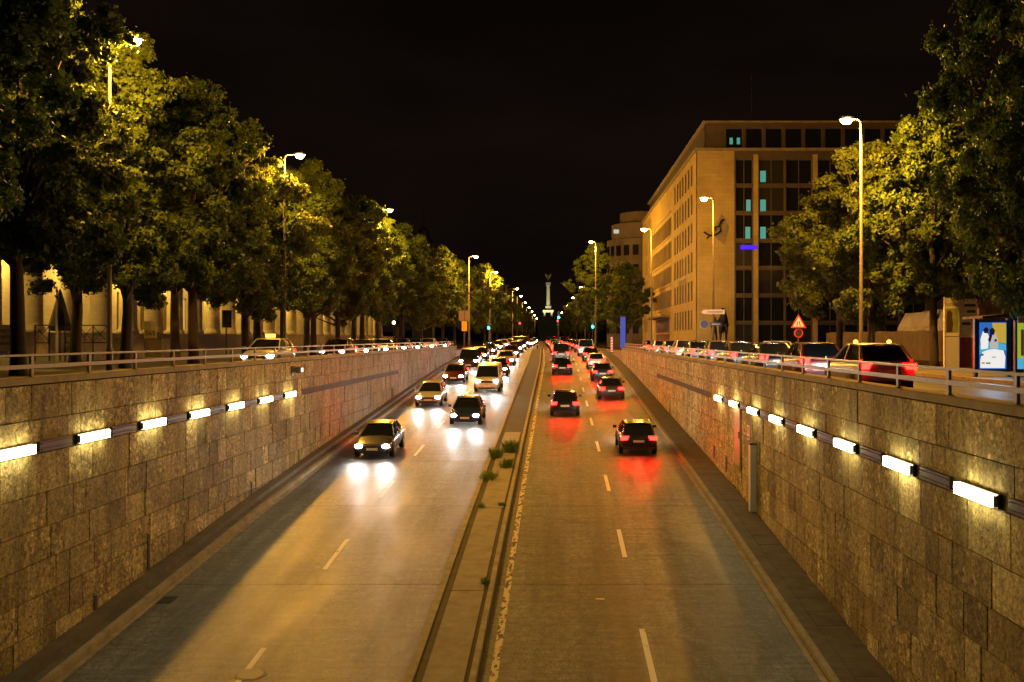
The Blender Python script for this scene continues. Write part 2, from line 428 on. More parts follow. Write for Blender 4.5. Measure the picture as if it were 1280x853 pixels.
# sidewalks in the cutting
sw = bpy.data.objects.new('sidewalk_right', None); col.objects.link(sw); tag(sw, kind='structure')
strip('gutter', 5.56, 5.72, -20, 158, lambda d: zr(d) + .004, M_KERB, sw)
strip('kerb', 5.73, 5.88, -20, 158, lambda d: zr(d) + .13, M_KERB, sw)
strip('edge_strip', 5.885, 6.24, -20, 158, lambda d: zr(d) + .118, M_SIDE, sw)
y = -20
while y < 70:
    strip('paving_slab', 6.25, 6.99, y + .01, y + .99, lambda d: zr(d) + .12 + .004 * math.sin(y * 7.3), M_SIDE, sw, step=2, skirt=.06); y += 1.0
strip('paving', 6.25, 6.99, y, 158, lambda d: zr(d) + .12, M_SIDE, sw)
sw2 = bpy.data.objects.new('sidewalk_left', None); col.objects.link(sw2); tag(sw2, kind='structure')
strip('gutter', -10.55, -10.41, -20, 158, lambda d: zr(d) + .01, M_KERB, sw2)
strip('kerb', -10.72, -10.56, -20, 158, lambda d: zr(d) + .16, M_KERB, sw2)
strip('ledge', -10.98, -10.725, -20, 158, lambda d: zr(d) + .145, M_SIDE, sw2)
strip('paving', -11.34, -10.985, -20, 158, lambda d: zr(d) + .30, M_SIDE, sw2)

# ================================================================ retaining walls
UNIT = MB().box(-.5, .5, -.5, .5, -.5, .5).mesh('slab_unit'); UNIT.materials.append(M_STONE)
def retaining_wall(side):
    s = -1 if side == 'left' else 1
    X = XL if s < 0 else XR; dz = .19 if s < 0 else 0
    top_z = .44 + dz; DE = 113 if s < 0 else 108
    t = thing('retaining_wall', f'long {side} retaining wall of pebbled stone slabs lining the sunken road', 'retaining wall', (X, 20, 0))
    t.location = (0, 0, 0)
    fl = lambda y: zr(y) + (.30 if s < 0 else .12) - .03
    # backing
    mb = MB(); n = 50; pv = []
    for i in range(n + 1):
        y = -20 + (DE + 20) * i / n
        pv += [(X + s * .05, y, fl(y) - .4), (X + s * .05, y, top_z), (X + s * .42, y, top_z), (X + s * .42, y, fl(y) - .4)]
    fc = []
    for i in range(n):
        a = i * 4; fc += [(a + k, a + (k + 1) % 4, a + 4 + (k + 1) % 4, a + 4 + k) for k in range(4)]
    fc += [(0, 1, 2, 3), (n * 4 + 3, n * 4 + 2, n * 4 + 1, n * 4)]
    mb.poly(pv, fc).build('core', M_BACK, t)
    courses = [(.44, -.32), (-.32, -1.07), (-1.07, -1.95), (-1.95, -2.72), (-2.72, -3.45), (-3.45, -4.19), (-4.19, -4.95), (-4.95, -5.7), (-5.7, -6.5), (-6.5, -7.4)]
    near_end = 46 if s < 0 else 37
    near0 = 12.5 if s < 0 else 10.5
    far = MB(); r = random.Random(31 + s); WD = [r.choice([.62, .8, .95, 1.05, 1.2, 1.2, .9]) for _ in range(260)]
    for ci, (zt, zb) in enumerate(courses):
        zt += dz; zb += dz; y = -18.0; wi = 0
        while y < DE:
            L = WD[wi] + (r.uniform(-.03, .03) if wi % 9 else r.uniform(-.25, .25)); wi += 1; y1 = min(y + L, DE); yc = (y + y1) / 2
            g0, g1 = fl(y), fl(y1)
            if zt - .06 < min(g0, g1): break_ = True
            else: break_ = False
            if not break_:
                prou = .045 + r.uniform(-.016, .010); gap = .011
                miss = yc > 46 and r.random() < .022 and ci > 1
                groove = ci == 1 and 45 < yc < (72 if s < 0 else 70)
                if not miss:
                    b0 = max(zb + gap, g0 - .02); b1 = max(zb + gap, g1 - .02)
                    if groove: b0 = b1 = zb + .26
                    ztt = zt - gap
                    if ci == 2 and groove: pass
                    if yc > near_end or yc < near0:
                        if min(ztt - b0, ztt - b1) > .02:
                            xa, xb = X + s * .052, X + s * (.052 - prou)
                            x0, x1 = min(xa, xb), max(xa, xb)
                            far.poly([(x0, y + gap, b0), (x1, y + gap, b0), (x1, y1 - gap, b1), (x0, y1 - gap, b1), (x0, y + gap, ztt), (x1, y + gap, ztt), (x1, y1 - gap, ztt), (x0, y1 - gap, ztt)],
                                     [(3, 2, 1, 0), (4, 5, 6, 7), (0, 1, 5, 4), (1, 2, 6, 5), (2, 3, 7, 6), (3, 0, 4, 7)])
                    elif abs(b0 - b1) < 1e-6:
                        obj('slab', UNIT, None, t, (X + s * (.052 - prou / 2), yc, (b0 + ztt) / 2), 0, (prou, y1 - y - 2 * gap, ztt - b0))
                    elif max(ztt - b0, ztt - b1) > .04:
                        b0 = min(b0, ztt - .01); b1 = min(b1, ztt - .01)
                        xa, xb = X + s * .052, X + s * (.052 - prou); x0, x1 = min(xa, xb), max(xa, xb)
                        MB().poly([(x0, y + gap, b0), (x1, y + gap, b0), (x1, y1 - gap, b1), (x0, y1 - gap, b1), (x0, y + gap, ztt), (x1, y + gap, ztt), (x1, y1 - gap, ztt), (x0, y1 - gap, ztt)],
                                  [(3, 2, 1, 0), (4, 5, 6, 7), (0, 1, 5, 4), (1, 2, 6, 5), (2, 3, 7, 6), (3, 0, 4, 7)]).build('slab', M_STONE, t)
            y = y1
    fo = far.build('distant_slabs', M_STONE, t); fo['kind'] = 'stuff'
    # coping stones
    y = -18.0
    ctop = top_z + .17
    while y < DE:
        L = 2.71; y1 = min(y + L, DE)
        xa, xb = X - s * .035, X + s * .46; x0, x1 = min(xa, xb), max(xa, xb)
        MB().box(x0, x1, y + .006, y1 - .006, top_z + .025, ctop + r.uniform(-.003, .003)).build('coping_stone', M_COPE, t)
        y = y1
    return t, X, s, ctop, DE, dz
WL = retaining_wall('left'); WR = retaining_wall('right')
# low kerb walls where the ramp meets the street
for s, X, a, nm in ((-1, XL, 113, 'left'), (1, XR, 108, 'right')):
    o = strip('ramp_end_kerb', min(X, X + s * .42), max(X, X + s * .42), a, 159, lambda d: max(.1, .34 - (d - 110) * .01) if d < 150 else .02, M_COPE, skirt=2.0); tag(o, kind='structure')

# railings on the copings
def railing(W, y0, side):
    t_, X, s, ct, DE, dz = W
    t = thing('railing', f'two-rail painted steel guard railing on the {side} wall coping', 'railing', (0, 0, 0))
    xc = X + s * .2; h = .455; ys = []
    pm = MB().box(-.028, .028, -.055, .055, 0, h).box(-.07, .07, -.09, .09, 0, .012).mesh('post'); pm.materials.append(M_RAIL)
    y = y0
    while y < DE - 1:
        obj('post', pm, None, t, (xc, y, ct)); ys.append(y); y += 2.71
    ya, yb = ys[0] - 1.3, ys[-1] + .3
    y = ya
    while y < yb:
        e = min(y + 8.13, yb)
        MB().box(xc - .045, xc + .045, y + .004, e - .004, ct + h, ct + h + .045).build('top_rail', M_RAIL, t)
        MB().box(xc - s * .05 - .012, xc - s * .05 + .012, y + .004, e - .004, ct + .185, ct + .275).build('middle_rail', M_RAIL, t)
        y = e
railing(WL, 21.98 - 2.71 * 4, 'left'); railing(WR, 15.65 - 2.71 * 3, 'right')

# wall lamps: lit diffusers with an unlit housing in between
def wall_lamps(W, first, step, n, before, side):
    t_, X, s, ct, DE, dz = W
    z = -.92 + dz
    xs = X - s * .002
    for k in range(-before, n):
        yc = first + step * k
        idx = k
        lab = (f'lit white strip lamp on the {side} wall, {ORD[idx + 0]} lit one from the {side} picture edge' if idx >= 0 else f'lit white strip lamp on the {side} wall, {ORD[-idx - 1]} one back outside the {side} picture edge')
        t = thing('wall_lamp', lab, 'wall lamp', (X, yc, z), group=f'lit strip lamps on the {side} wall')
        MB().box(min(0, -s * .07), max(0, -s * .07), -.80, .80, -.115, .115).build('housing', M_DARK, t)
        MB().box(min(-s * .071, -s * .16), max(-s * .071, -s * .16), -.74, .74, -.095, .095).build('diffuser', E_TUBE, t)
        for e in (-1, 1):
            MB().box(min(-s * .071, -s * .13), max(-s * .071, -s * .13), e * .76 - .015, e * .76 + .015, -.09, .09).build('end_cap', M_RAIL, t)
        if k < n - 1:
            u = thing('unlit_lamp', lab.replace('lit white strip lamp', 'dark unlit lamp housing').replace(' lit one from', ' dark one from'), 'wall lamp', (X, yc + step / 2, z), group=f'unlit lamp housings on the {side} wall')
            MB().box(min(0, -s * .07), max(0, -s * .07), -.72, .72, -.10, .12).build('housing', M_DARK, u)
            MB().box(min(-s * .071, -s * .10), max(-s * .071, -s * .10), -.66, .66, -.07, -.045).build('louvre', M_POLE, u)
            MB().box(min(-s * .071, -s * .10), max(-s * .071, -s * .10), -.66, .66, .05, .075).build('louvre', M_POLE, u)
wall_lamps(WL, 20.75, 3.58, 7, 3, 'left'); wall_lamps(WR, 16.5, 3.74, 8, 2, 'right')
# small floodlight box high on the left wall
t = thing('floodlight', 'small boxy floodlight fixed high on the left wall past the lamps', 'floodlight', (XL, 43.2, .26))
MB().box(0, .04, -.5, .1, -.18, .2).build('mounting_plate', M_DARK, t); MB().box(.041, .26, .12, .5, -.12, .14).build('housing', M_POLE, t)
MB().box(.265, .275, .17, .45, -.07, .09).build('lens', emit('flood_lens', (1, .9, .7), 2.5), t)
for i_, (d_s, h_s) in enumerate(((24.6, .35), (27.8, 1.0), (37.2, .45))):
    t = thing('drain_slot', f'dark narrow slot at the foot of the left wall, {ORD[i_]} from the left edge', 'drain slot', (XL, d_s, zr(d_s) + .3))
    MB().box(0, .012, -.07, .07, 0, h_s).build('opening', M_BLACK, t); MB().box(0, .02, -.1, .1, h_s + .002, h_s + .04).build('lintel', M_COPE, t)
t = thing('drain_grate', 'dark iron drain grate beside the left kerb', 'drain grate', (-10.2, 26.2, zr(26.2) + .004)); t.rotation_euler.x = slope_at(26.2)
MB().box(-.19, .19, -.28, .28, -.02, .003).build('frame', M_BLACK, t)
for k_ in range(5): MB().box(-.16, .16, -.23 + k_ * .1, -.19 + k_ * .1, .0035, .010).build('bar', M_DARK, t)
# service door, sign and pale downpipe casing on the right wall
t = thing('service_door', 'flush steel service door in the right wall under the far lamps', 'door', (XR, 38.6, 0))
zb = zr(38.6) + 1.05
MB().box(-.03, .0, -.72, .72, zb, zb + 2.35).build('frame', M_COPE, t); dl = MB().box(-.05, -.031, -.6, .55, zb + .1, zb + 2.25).build('leaf', plain('door_steel', (.40, .33, .2), .5, .2, .2, 3), t)
MB().box(-.08, -.051, -.5, -.44, zb + 1.15, zb + 1.4).build('handle', M_DARK, dl); MB().box(-.07, -.031, -.72, .72, zb - .05, zb + .02).build('threshold', M_KERB, t)
t = thing('pipe_casing', 'pale upright metal pipe casing on the right wall beside the door', 'pipe casing', (XR, 35.2, zr(35.2) + .12))
MB().box(-.22, 0, -.16, .16, 0, 2.35).build('casing', M_WHITE, t); MB().box(-.24, 0, -.18, .18, 2.351, 2.42).build('cap', M_POLE, t)
t = thing('emergency_sign', 'small emergency sign plate between service door and pale pipe casing', 'sign', (XR, 36.5, zr(36.5) + 2.55))
MB().box(-.02, 0, -.24, .24, -.1, .42).build('plate', M_WHITE, t); MB().box(-.024, -.0205, -.18, .18, .1, .36).build('red_symbol', M_RED, t); MB().box(-.024, -.0205, -.2, .2, -.07, .03).build('blue_strip', M_BLUE, t)
t = thing('wall_vent', 'left one of two dark slots low in the right wall', 'vent', (XR - .001, 44.5, zr(44.5) + .35)); MB().box(-.02, 0, -.18, .18, 0, .5).build('grille', M_BLUE, t); MB().box(-.03, 0, -.22, .22, .501, .55).build('lintel', M_COPE, t)
t = thing('wall_vent', 'right one of two dark slots low in the right wall', 'vent', (XR - .001, 41.3, zr(41.3) + .35)); MB().box(-.02, 0, -.18, .18, 0, .6).build('grille', M_BLUE, t); MB().box(-.03, 0, -.22, .22, .601, .65).build('lintel', M_COPE, t)

# ================================================================ street lamps
def street_lamp(x, d, h, side, label, power=3400, far=False, arm=.75, group='street lamps'):
    s = 1 if side == 'left' else -1
    zb = zleft(d) if side == 'left' else 0
    t = thing('street_lamp', label, 'street lamp', (x, d, zb - .02), group=group)
    h -= zb
    MB().tube([(0, 0, 0), (0, 0, 1.1), (0, 0, 1.15), (0, 0, h + .1)], [.13, .13, .095, .055], 10).build('pole', M_POLE, t, True)
    MB().tube([(0, 0, h - .1), (s * .12, 0, h + .16), (s * arm, 0, h + .2)], [.045, .045, .04], 8).build('arm', M_POLE, t, True)
    hd = MB().prism([(-.38, 0), (-.3, .12), (.22, .14), (.38, .05), (.38, 0)], -.15, .15).build('lamp_head', M_POLE, t); hd.location = (s * (arm + .2), 0, h + .16)
    MB().lathe([(.03, -.24), (.17, -.20), (.27, -.09), (.27, 0)], 14).build('lens', E_SODFAR if far else E_SOD, t, True, (s * (arm + .22), 0, h + .155))
    light('POINT', 'sodium_light', t, (s * (arm + .22), 0, h - .22), power, SODIUM, .18)
    return t
# (pixel-measured from the photograph, set on the lamp rows)
LL = [(-17.8, 39.8), (-17.5, 64.3), (-18.0, 102), (-11.6, 132), (-10.9, 163), (-9.6, 217)]
for i, (x, d) in enumerate(LL):
    street_lamp(x, d, [13.4, 13.3, 14.6, 12.3, 12.3, 12.3][i], 'left', f'glowing orange street lamp above the left tree row, {ORD[i]} from the left edge', (9500, 14000, 17000)[i] if i < 3 else 11000, d > 100, group='street lamps along the left tree row')
for i, d in enumerate((255, 300, 350, 405, 470, 540)):
    street_lamp(-9.2 + xo(d) * .45, d, 12.3, 'left', f'small far orange street lamp on the left, {ORD[i]} past the six near ones', 3000, True, group='street lamps along the left tree row')
LR = [(15.0, 49.3, 12.3), (12.05, 77, 12.3), (9.35, 98.8, 12.3), (5.9, 152, 16.2)]
for i, (x, d, h) in enumerate(LR):
    street_lamp(x, d, h, 'right', ['orange street lamp before the lit trees on the right', 'orange street lamp before the stone building corner with signs on its pole',
                                   'orange street lamp left of the stone building corner', 'orange street lamp over the round tree on the right of the avenue'][i], (19000, 3800, 3600, 12000)[i], d > 90, arm=.5, group='street lamps on the right')
for i, d in enumerate((210, 265, 330, 420)):
    street_lamp(7.4 + xo(d), d, 12.3, 'right', f'small far orange street lamp on the right, {ORD[i]} beyond the round trees', 3000, True, group='street lamps on the right')

# ================================================================ trees
def crown_mesh(name, seed, h0, h1, rad, clumps, leaves, mat, lsize=.2):
    r = np.random.default_rng(seed)
    H = h1 - h0
    C = []; boughs = []
    nb = max(16, clumps // 7); ga = 2.399963; ph = r.uniform(0, 6.28)
    for q in range(nb):
        t = (q + r.uniform(.1, .9)) / nb * .96 + .02; a = ph + q * ga + r.uniform(-.35, .35)
        env = rad * (np.sin(np.pi * min(1, (t * .93 + .07)) ** .8) ** .62) * r.uniform(.78, 1.12)
        br = r.uniform(1.15, 2.0) * (rad / 4.5) * (1 - .35 * t)
        rr = max(0, env - br * .75)
        boughs.append((rr * np.cos(a), rr * np.sin(a), h0 + .25 + t * (H - .6), br))
    for q in range(nb // 3):                                   # inner filling boughs
        t = r.uniform(.15, .85); a = r.uniform(0, 6.28); rr = rad * .3 * r.uniform(0, 1)
        boughs.append((rr * np.cos(a), rr * np.sin(a), h0 + t * H, 1.5 * (rad / 4.5)))
    for bx, by, bz, br in boughs:
        for q in range(9):
            dd = r.normal(size=3); dd /= np.linalg.norm(dd); dd[2] *= .75
            k = br * r.uniform(.45, 1.0)
            C.append((bx + dd[0] * k, by + dd[1] * k, bz + dd[2] * k, r.uniform(.28, .62) * (rad / 4.5)))
    C = np.array(C)
    wgt = C[:, 3] ** 2; idx = r.choice(len(C), leaves, p=wgt / wgt.sum())
    cc = C[idx]
    d = r.normal(size=(leaves, 3)); d /= np.linalg.norm(d, axis=1)[:, None]
    ctr = np.array([0, 0, h0 + H * .45]); out = cc[:, :3] - ctr; out /= np.linalg.norm(out, axis=1)[:, None] + 1e-6
    d = d + out * .55 + np.array([0, 0, .35]); d /= np.linalg.norm(d, axis=1)[:, None]
    q = (r.uniform(.3, 1.0, leaves) + r.exponential(.16, leaves))[:, None]
    P = cc[:, :3] + d * cc[:, 3:4] * q * np.array([1, 1, .8])
    N = d + r.normal(scale=.7, size=(leaves, 3)); N /= np.linalg.norm(N, axis=1)[:, None]
    U = np.cross(N, r.normal(size=(leaves, 3))); U /= np.linalg.norm(U, axis=1)[:, None]
    V = np.cross(N, U)
    sz = (lsize * np.clip(r.lognormal(-.05, .38, leaves), .45, 2.1))[:, None]
    tip = P + U * sz * .62; tail = P - U * sz * .55; bend = N * sz * .14
    lft = P + V * sz * .42 - bend; rgt = P - V * sz * .42 - bend
    verts = np.stack([tail, lft, tip, rgt], 1).reshape(-1, 3)
    me = bpy.data.meshes.new(name); n = leaves
    me.vertices.add(4 * n); me.loops.add(4 * n); me.polygons.add(n)
    me.vertices.foreach_set('co', verts.astype(np.float32).ravel())
    me.loops.foreach_set('vertex_index', np.arange(4 * n, dtype=np.int32))
    me.polygons.foreach_set('loop_start', np.arange(0, 4 * n, 4, dtype=np.int32))
    me.update(calc_edges=True); me.materials.append(mat); return me, C
def trunk_mesh(name, seed, h0, h1, C, r0=.27):
    r = random.Random(seed); mb = MB()
    ax = [(0, 0, -.1), (.03, .0, .5), (r.uniform(-.1, .1), r.uniform(-.1, .1), h0 * .7), (r.uniform(-.2, .2), r.uniform(-.2, .2), h0 + (h1 - h0) * .35), (r.uniform(-.3, .3), r.uniform(-.3, .3), h0 + (h1 - h0) * .8)]
    mb.tube(ax, [r0 * 1.35, r0, r0 * .85, r0 * .5, r0 * .12], 9)
    for k in range(16):
        c = C[r.randrange(len(C))]; zb = h0 * .75 + (c[2] - h0) * .45
        zb = max(h0 * .7, min(zb, h1 * .7)); f = (zb - h0 * .7) / (h1 - h0 * .7)
        rb = r0 * (.42 - .3 * f)
        mb.tube([(0, 0, zb), (c[0] * .45, c[1] * .45, zb + (c[2] - zb) * .55 - .1), (c[0], c[1], c[2])], [rb, rb * .6, .02], 5)
    me = mb.mesh(name, True); me.materials.append(M_BARK); return me
VAR = []
for i, (h0, h1, rad, cl, lv, mi, ls) in enumerate([(3.6, 14.8, 4.5, 170, 80000, 0, .145), (3.4, 14.0, 4.7, 160, 76000, 1, .145), (3.9, 15.6, 4.3, 180, 80000, 0, .145),
                                                   (3.8, 20.5, 6.3, 260, 120000, 2, .15), (3.2, 13.0, 5.2, 150, 80000, 1, .155)]):
    me, C = crown_mesh('crown', 100 + i, h0, h1, rad, cl, lv, M_LEAF[mi], ls)
    VAR.append((me, trunk_mesh('trunk', 50 + i, h0, h1, C), h1))
def tree(x, d, v, label, sc=1.0, rz=None, group=None, z=0, name='street_tree', wide=1.0):
    t = thing(name, label, 'tree', (x, d, z), rng.uniform(0, 6.28) if rz is None else rz, group)
    obj('trunk', VAR[v][1], None, t); obj('crown', VAR[v][0], None, t)
    t.scale = (sc * wide * rng.uniform(.95, 1.05), sc * wide * rng.uniform(.95, 1.05), sc); return t
rowx = -19.6
ds = [27, 36.8, 45.9, 54.4, 63, 71.8, 81.2, 90, 99, 108, 117, 126, 135, 144, 154, 166]
sc_l = [1.18, 1.10, 1.0, 1.06, .98, .93, 1.02, .98, 1.04, 1.0, 1.02, .97, .9, .9, .92, .9]
for i, d in enumerate(ds):
    tree(rowx + rng.uniform(-.3, .3) + max(0, d - 104) * .125, d, [3, 0, 2, 0, 1, 0, 2, 1, 0, 2, 0, 1, 2, 0, 1, 2][i], f'leafy street tree in the front left row, {ORD[i]} tree from the left edge', (.9 if i == 0 else sc_l[i]), group='trees along the left side street', z=zleft(d) - .05)
for i, (x, d, v, s_) in enumerate([(-27, 56, 2, 1.15), (-27.5, 72, 0, 1.25), (-27, 90, 1, 1.3), (-27, 108, 2, 1.3), (-26, 128, 0, 1.35), (-24, 150, 1, 1.3)]):
    tree(x, d, v, f'taller dark tree in the second left row, {ORD[i]} one from the left', s_, group='dark trees behind the left row', z=0)
far_trees = []
for i in range(12):
    d = 182 + i * 27 + rng.uniform(-4, 4); far_trees.append((-11.6 + xo(d) * .55, d, 'left'))
for i in range(10):
    d = 200 + i * 30 + rng.uniform(-4, 4); far_trees.append((9.2 + xo(d) * .9, d, 'right'))
cnt = {'left': 0, 'right': 0}
for x, d, sd in far_trees:
    i = cnt[sd]; cnt[sd] += 1
    tree(x, d, rng.choice([0, 1, 2]), f'small distant avenue tree on the {sd}, {ORD[i]} in line toward the column', .95, group=f'distant avenue trees on the {sd}', z=0)
tree(6.3, 163, 2, 'round lit tree under the far lamp right of the avenue', 1.1, group='trees on the right')
tree(9.9, 146, 1, 'round green tree left of the stone building', .92, group='trees on the right')
tree(18.6, 66, 4, 'lamp-lit yellow leafy tree before the glass bays of the stone building', .92, 1.2, group='trees on the right')
tree(17.9, 57, 1, 'lamp-lit tree directly behind the right front street lamp', .93, 2.0, group='trees on the right')
tree(20.2, 53.5, 0, 'tree standing left of the poster boards on the right', .95, 4.1, group='trees on the right')
tree(18.6, 37.6, 3, 'tall dark green tree rising above the bus shelter', .98, .3, group='trees on the right', wide=.70)
tree(22, 30, 3, 'tall dark tree cut by the right picture edge', 1.02, 2.7, group='trees on the right')
tree(27, 84, 2, 'dim tree behind the lamp-lit trees on the right', 1.0, 1.0, group='trees on the right')
tree(30, 66, 3, 'dark tree behind the hoarding on the right', .9, 1.6, group='trees on the right')

# ================================================================ facade helper
def facade(parent, O, u, n, ucuts, zcuts, opening, depth, wm, gm=M_GLASS, fm=M_FRAME, pane_name='window', mull=1):
    """wall sheet with real reveals; opening(i, j) -> None or a glass material"""
    O, u, n = Vector(O), Vector(u), Vector(n); wall = MB()
    P = lambda a, z, dd=0: tuple(O + u * a + Vector((0, 0, z)) - n * dd)
    for i in range(len(ucuts) - 1):
        for j in range(len(zcuts) - 1):
            a, b, c, d = ucuts[i], ucuts[i + 1], zcuts[j], zcuts[j + 1]
            g = opening(i, j)
            if g is None:
                wall.poly([P(a, c), P(b, c), P(b, d), P(a, d)], [(0, 1, 2, 3)])
            else:
                q = [(a, c), (b, c), (b, d), (a, d)]
                for k in range(4):
                    (p0, z0), (p1, z1) = q[k], q[(k + 1) % 4]
                    wall.poly([P(p0, z0), P(p1, z1), P(p1, z1, depth), P(p0, z0, depth)], [(0, 1, 2, 3)])
                fr = MB(); t = .07
                def bar(a0, a1, z0, z1):
                    fr.poly([P(a0, z0, depth - .06), P(a1, z0, depth - .06), P(a1, z1, depth - .06), P(a0, z1, depth - .06), P(a0, z0, depth), P(a1, z0, depth), P(a1, z1, depth), P(a0, z1, depth)],
                            [(0, 1, 2, 3), (0, 1, 5, 4), (1, 2, 6, 5), (2, 3, 7, 6), (3, 0, 4, 7)])
                bar(a, b, c, c + t); bar(a, b, d - t, d); bar(a, a + t, c + t, d - t); bar(b - t, b, c + t, d - t)
                for m in range(1, mull): bar(a + (b - a) * m / mull - t / 2, a + (b - a) * m / mull + t / 2, c + t, d - t)
                w_ = MB().poly([P(a, c, depth + .01), P(b, c, depth + .01), P(b, d, depth + .01), P(a, d, depth + .01)], [(0, 1, 2, 3)]).build(pane_name, g, parent)
                fr.build('frame', fm, w_)
    return wall.build('wall', wm, parent)

# ================================================================ stone office building (right)
bt = thing('office_building', 'tall stone office block with slit windows and glass bays on the right', 'building', (15, 107, 0))
bt.location = (0, 0, 0)
BX, BD, BZ = 15.0, 107.0, 21.7
MB().box(BX + .7, 47, BD + .7, 176, 0, BZ - .05).build('core', M_BACK, bt)
uc = [0.0]; kinds = []
def addu(wd, k): uc.append(uc[-1] + wd); kinds.append(k)
addu(3.6, 0)
for q in range(7): addu(1.5, 's'); addu(1.1, 0)
addu(2.2, 0)                                                  # -> 24
for q in range(17): addu(1.28, 'b'); addu(.32, 0)             # bands -> 51.2
addu(1.0, 0)
for q in range(5): addu(1.15, 's'); addu(1.5, 0)
addu(68 - uc[-1], 0)
zc = [0, 2.55]
for q in range(6): zc += [2.55 + 3.2 * q + 2.3, 2.55 + 3.2 * (q + 1)]
zc[-1] = BZ
M_BLIND = plain('window_blind', (.16, .13, .09), .6, 0, .2, 3); M_DIM = plain('dim_window', (.03, .026, .02), .3, 0, .2, 2); wr = random.Random(5)
GL = lambda: wr.choice([M_GLASS, M_GLASS, M_GLASS, M_DIM, M_BLIND])
LIT = emit('warm_lit_window', (1, .7, .3), .25)
def op1(i, j):
    if kinds[i] == 0 or j % 2 == 0: return None
    if kinds[i] == 'b' and j > 9: return None
    if kinds[i] == 'b' and j < 2: return None
    return GL()
facade(bt, (BX, BD, 0), (0, 1, 0), (-1, 0, 0), uc, zc, op1, .12, M_ASHLAR)
for k in range(6):                                            # string courses of the long range
    MB().box(BX - .12, BX - .003, BD + 24.2, BD + 52, 2.2 + 3.2 * k, 2.4 + 3.2 * k).build('string_course', M_ASHLAR, bt)
MB().box(BX - .02, BX - .004, BD + 26, BD + 44, 0, 4.3).build('garage_door', M_DARK, bt); MB().box(BX - 1.3, BX - .005, BD + 25, BD + 46, 4.45, 4.7).build('canopy', M_COPE, bt)
# front: stone pier then glazed bays
fu = [0, .15, 2.0, 2.6, 5.4, 5.55, 8.35, 8.95, 11.7, 11.9, 14.7, 14.9, 17.7, 17.9, 20.6, 28]
fz = [0, .5]
for q in range(7): fz += [.5 + 2.95 * q + 2.62, .5 + 2.95 * (q + 1)]
fz[-1] = BZ
M_BAY = plain('bronze_cladding', (.13, .10, .065), .5, .3, .3, 1)
MB().box(BX, BX + 4.0, BD, BD + .6, 0, BZ).build('stone_pier', M_ASHLAR, bt)
facade(bt, (BX + 4.002, BD + .05, 0), (1, 0, 0), (0, -1, 0), fu, fz, lambda i, j: (M_GLASS if wr.random() < .8 else M_DIM) if (i % 2 == 1 and j % 2 == 1) else None, .3, M_BAY, mull=2)
for a_ in (6.05, 12.4): MB().box(BX + a_, BX + a_ + .5, BD - .06, BD + .04, .3, BZ - .4).build('stone_column', M_ASHLAR, bt)
def litpane(px0, px1, py0, py1):
    x0, x1 = (px0 - 696) * (BD + .4) / 1250, (px1 - 696) * (BD + .4) / 1250
    z0, z1 = EYE + (423 - py1) * (BD + .4) / 1250, EYE + (423 - py0) * (BD + .4) / 1250
    MB().box(x0, x1, BD + .27, BD + .30, z0, z1).build('lit_window', E_TEAL, bt)
for r_ in ((950, 957, 214, 228), (932.5, 938, 250, 268), (950, 957, 250, 268), (931.5, 937.5, 284, 303), (950, 957, 284, 300)): litpane(*r_)
MB().box(BX + 4.65, BX + 6.4, BD - .12, BD - .01, 11.15, 11.6).build('neon_sign', E_BLUEN, bt)
MB().box(BX - .25, BX + 32, BD - .25, BD + .5, BZ + .003, BZ + .28).build('cornice', M_COPE, bt)
MB().box(BX - .25, BX + .5, BD + .505, 175, BZ + .003, BZ + .28).build('cornice', M_COPE, bt)
tu = [0, 2.2]
for q in range(12): tu += [tu[-1] + 1.85, tu[-1] + 2.15]
facade(bt, (BX + 1.1, BD + 1.3, 0), (1, 0, 0), (0, -1, 0), tu, [BZ + .25, BZ + .5, BZ + 2.75, BZ + 3.25], lambda i, j: M_GLASS if (i % 2 == 1 and j == 1) else None, .25, M_BAY)
MB().box(BX + 1.1, 46, BD + 1.95, 173, BZ + .3, BZ + 3.2).build('attic_core', M_BACK, bt)
MB().box(BX + .8, 47, BD + .9, 174.5, BZ + 3.26, BZ + 3.42).build('roof', M_COPE, bt)
for px in (912, 921): 
    x0 = (px - 696) * (BD + 1.5) / 1250
    MB().box(x0, x0 + .35, BD + 1.5, BD + 1.53, BZ + 1.0, BZ + 1.7).build('lit_window', E_TEAL, bt)
MB().tube([(BX + 7, BD + 6, BZ + 3.5), (BX + 7, BD + 6, BZ + 10)], [.06, .03], 6).build('antenna', M_DARK, bt)
# relief on the pier
em = MB().prism([(16.5, 12.9), (17.9, 11.6), (18.4, 13.6), (17.6, 15.0)], BD - .06, BD - .005).build('emblem', M_COPE, bt)
rl = MB()
rl.tube([(15.7, BD - .15, 13.0), (16.3, BD - .15, 12.6), (17.0, BD - .15, 12.7), (17.5, BD - .15, 13.1), (17.4, BD - .15, 13.6), (16.9, BD - .15, 13.5), (16.9, BD - .15, 13.1)], .1, 6)
rl.tube([(17.3, BD - .15, 13.6), (17.6, BD - .15, 14.2), (17.9, BD - .15, 14.35)], [.1, .14, .08], 6); rl.tube([(16.3, BD - .15, 12.6), (16.0, BD - .15, 12.3)], .07, 6)
rl.build('relief_figure', M_BRONZE, em)
MB().box(BX - .05, BX - .006, BD + 9, BD + 15.5, 8.15, 8.6).build('name_board', M_BLACKP, bt)
# forecourt wall / hedge band before it
o = MB().box(14.2, 30, 96, 96.4, 0, 1.2).build('forecourt_wall', M_ASHLAR2); tag(o, 'low stone forecourt wall in front of the bronze statue', 'wall')

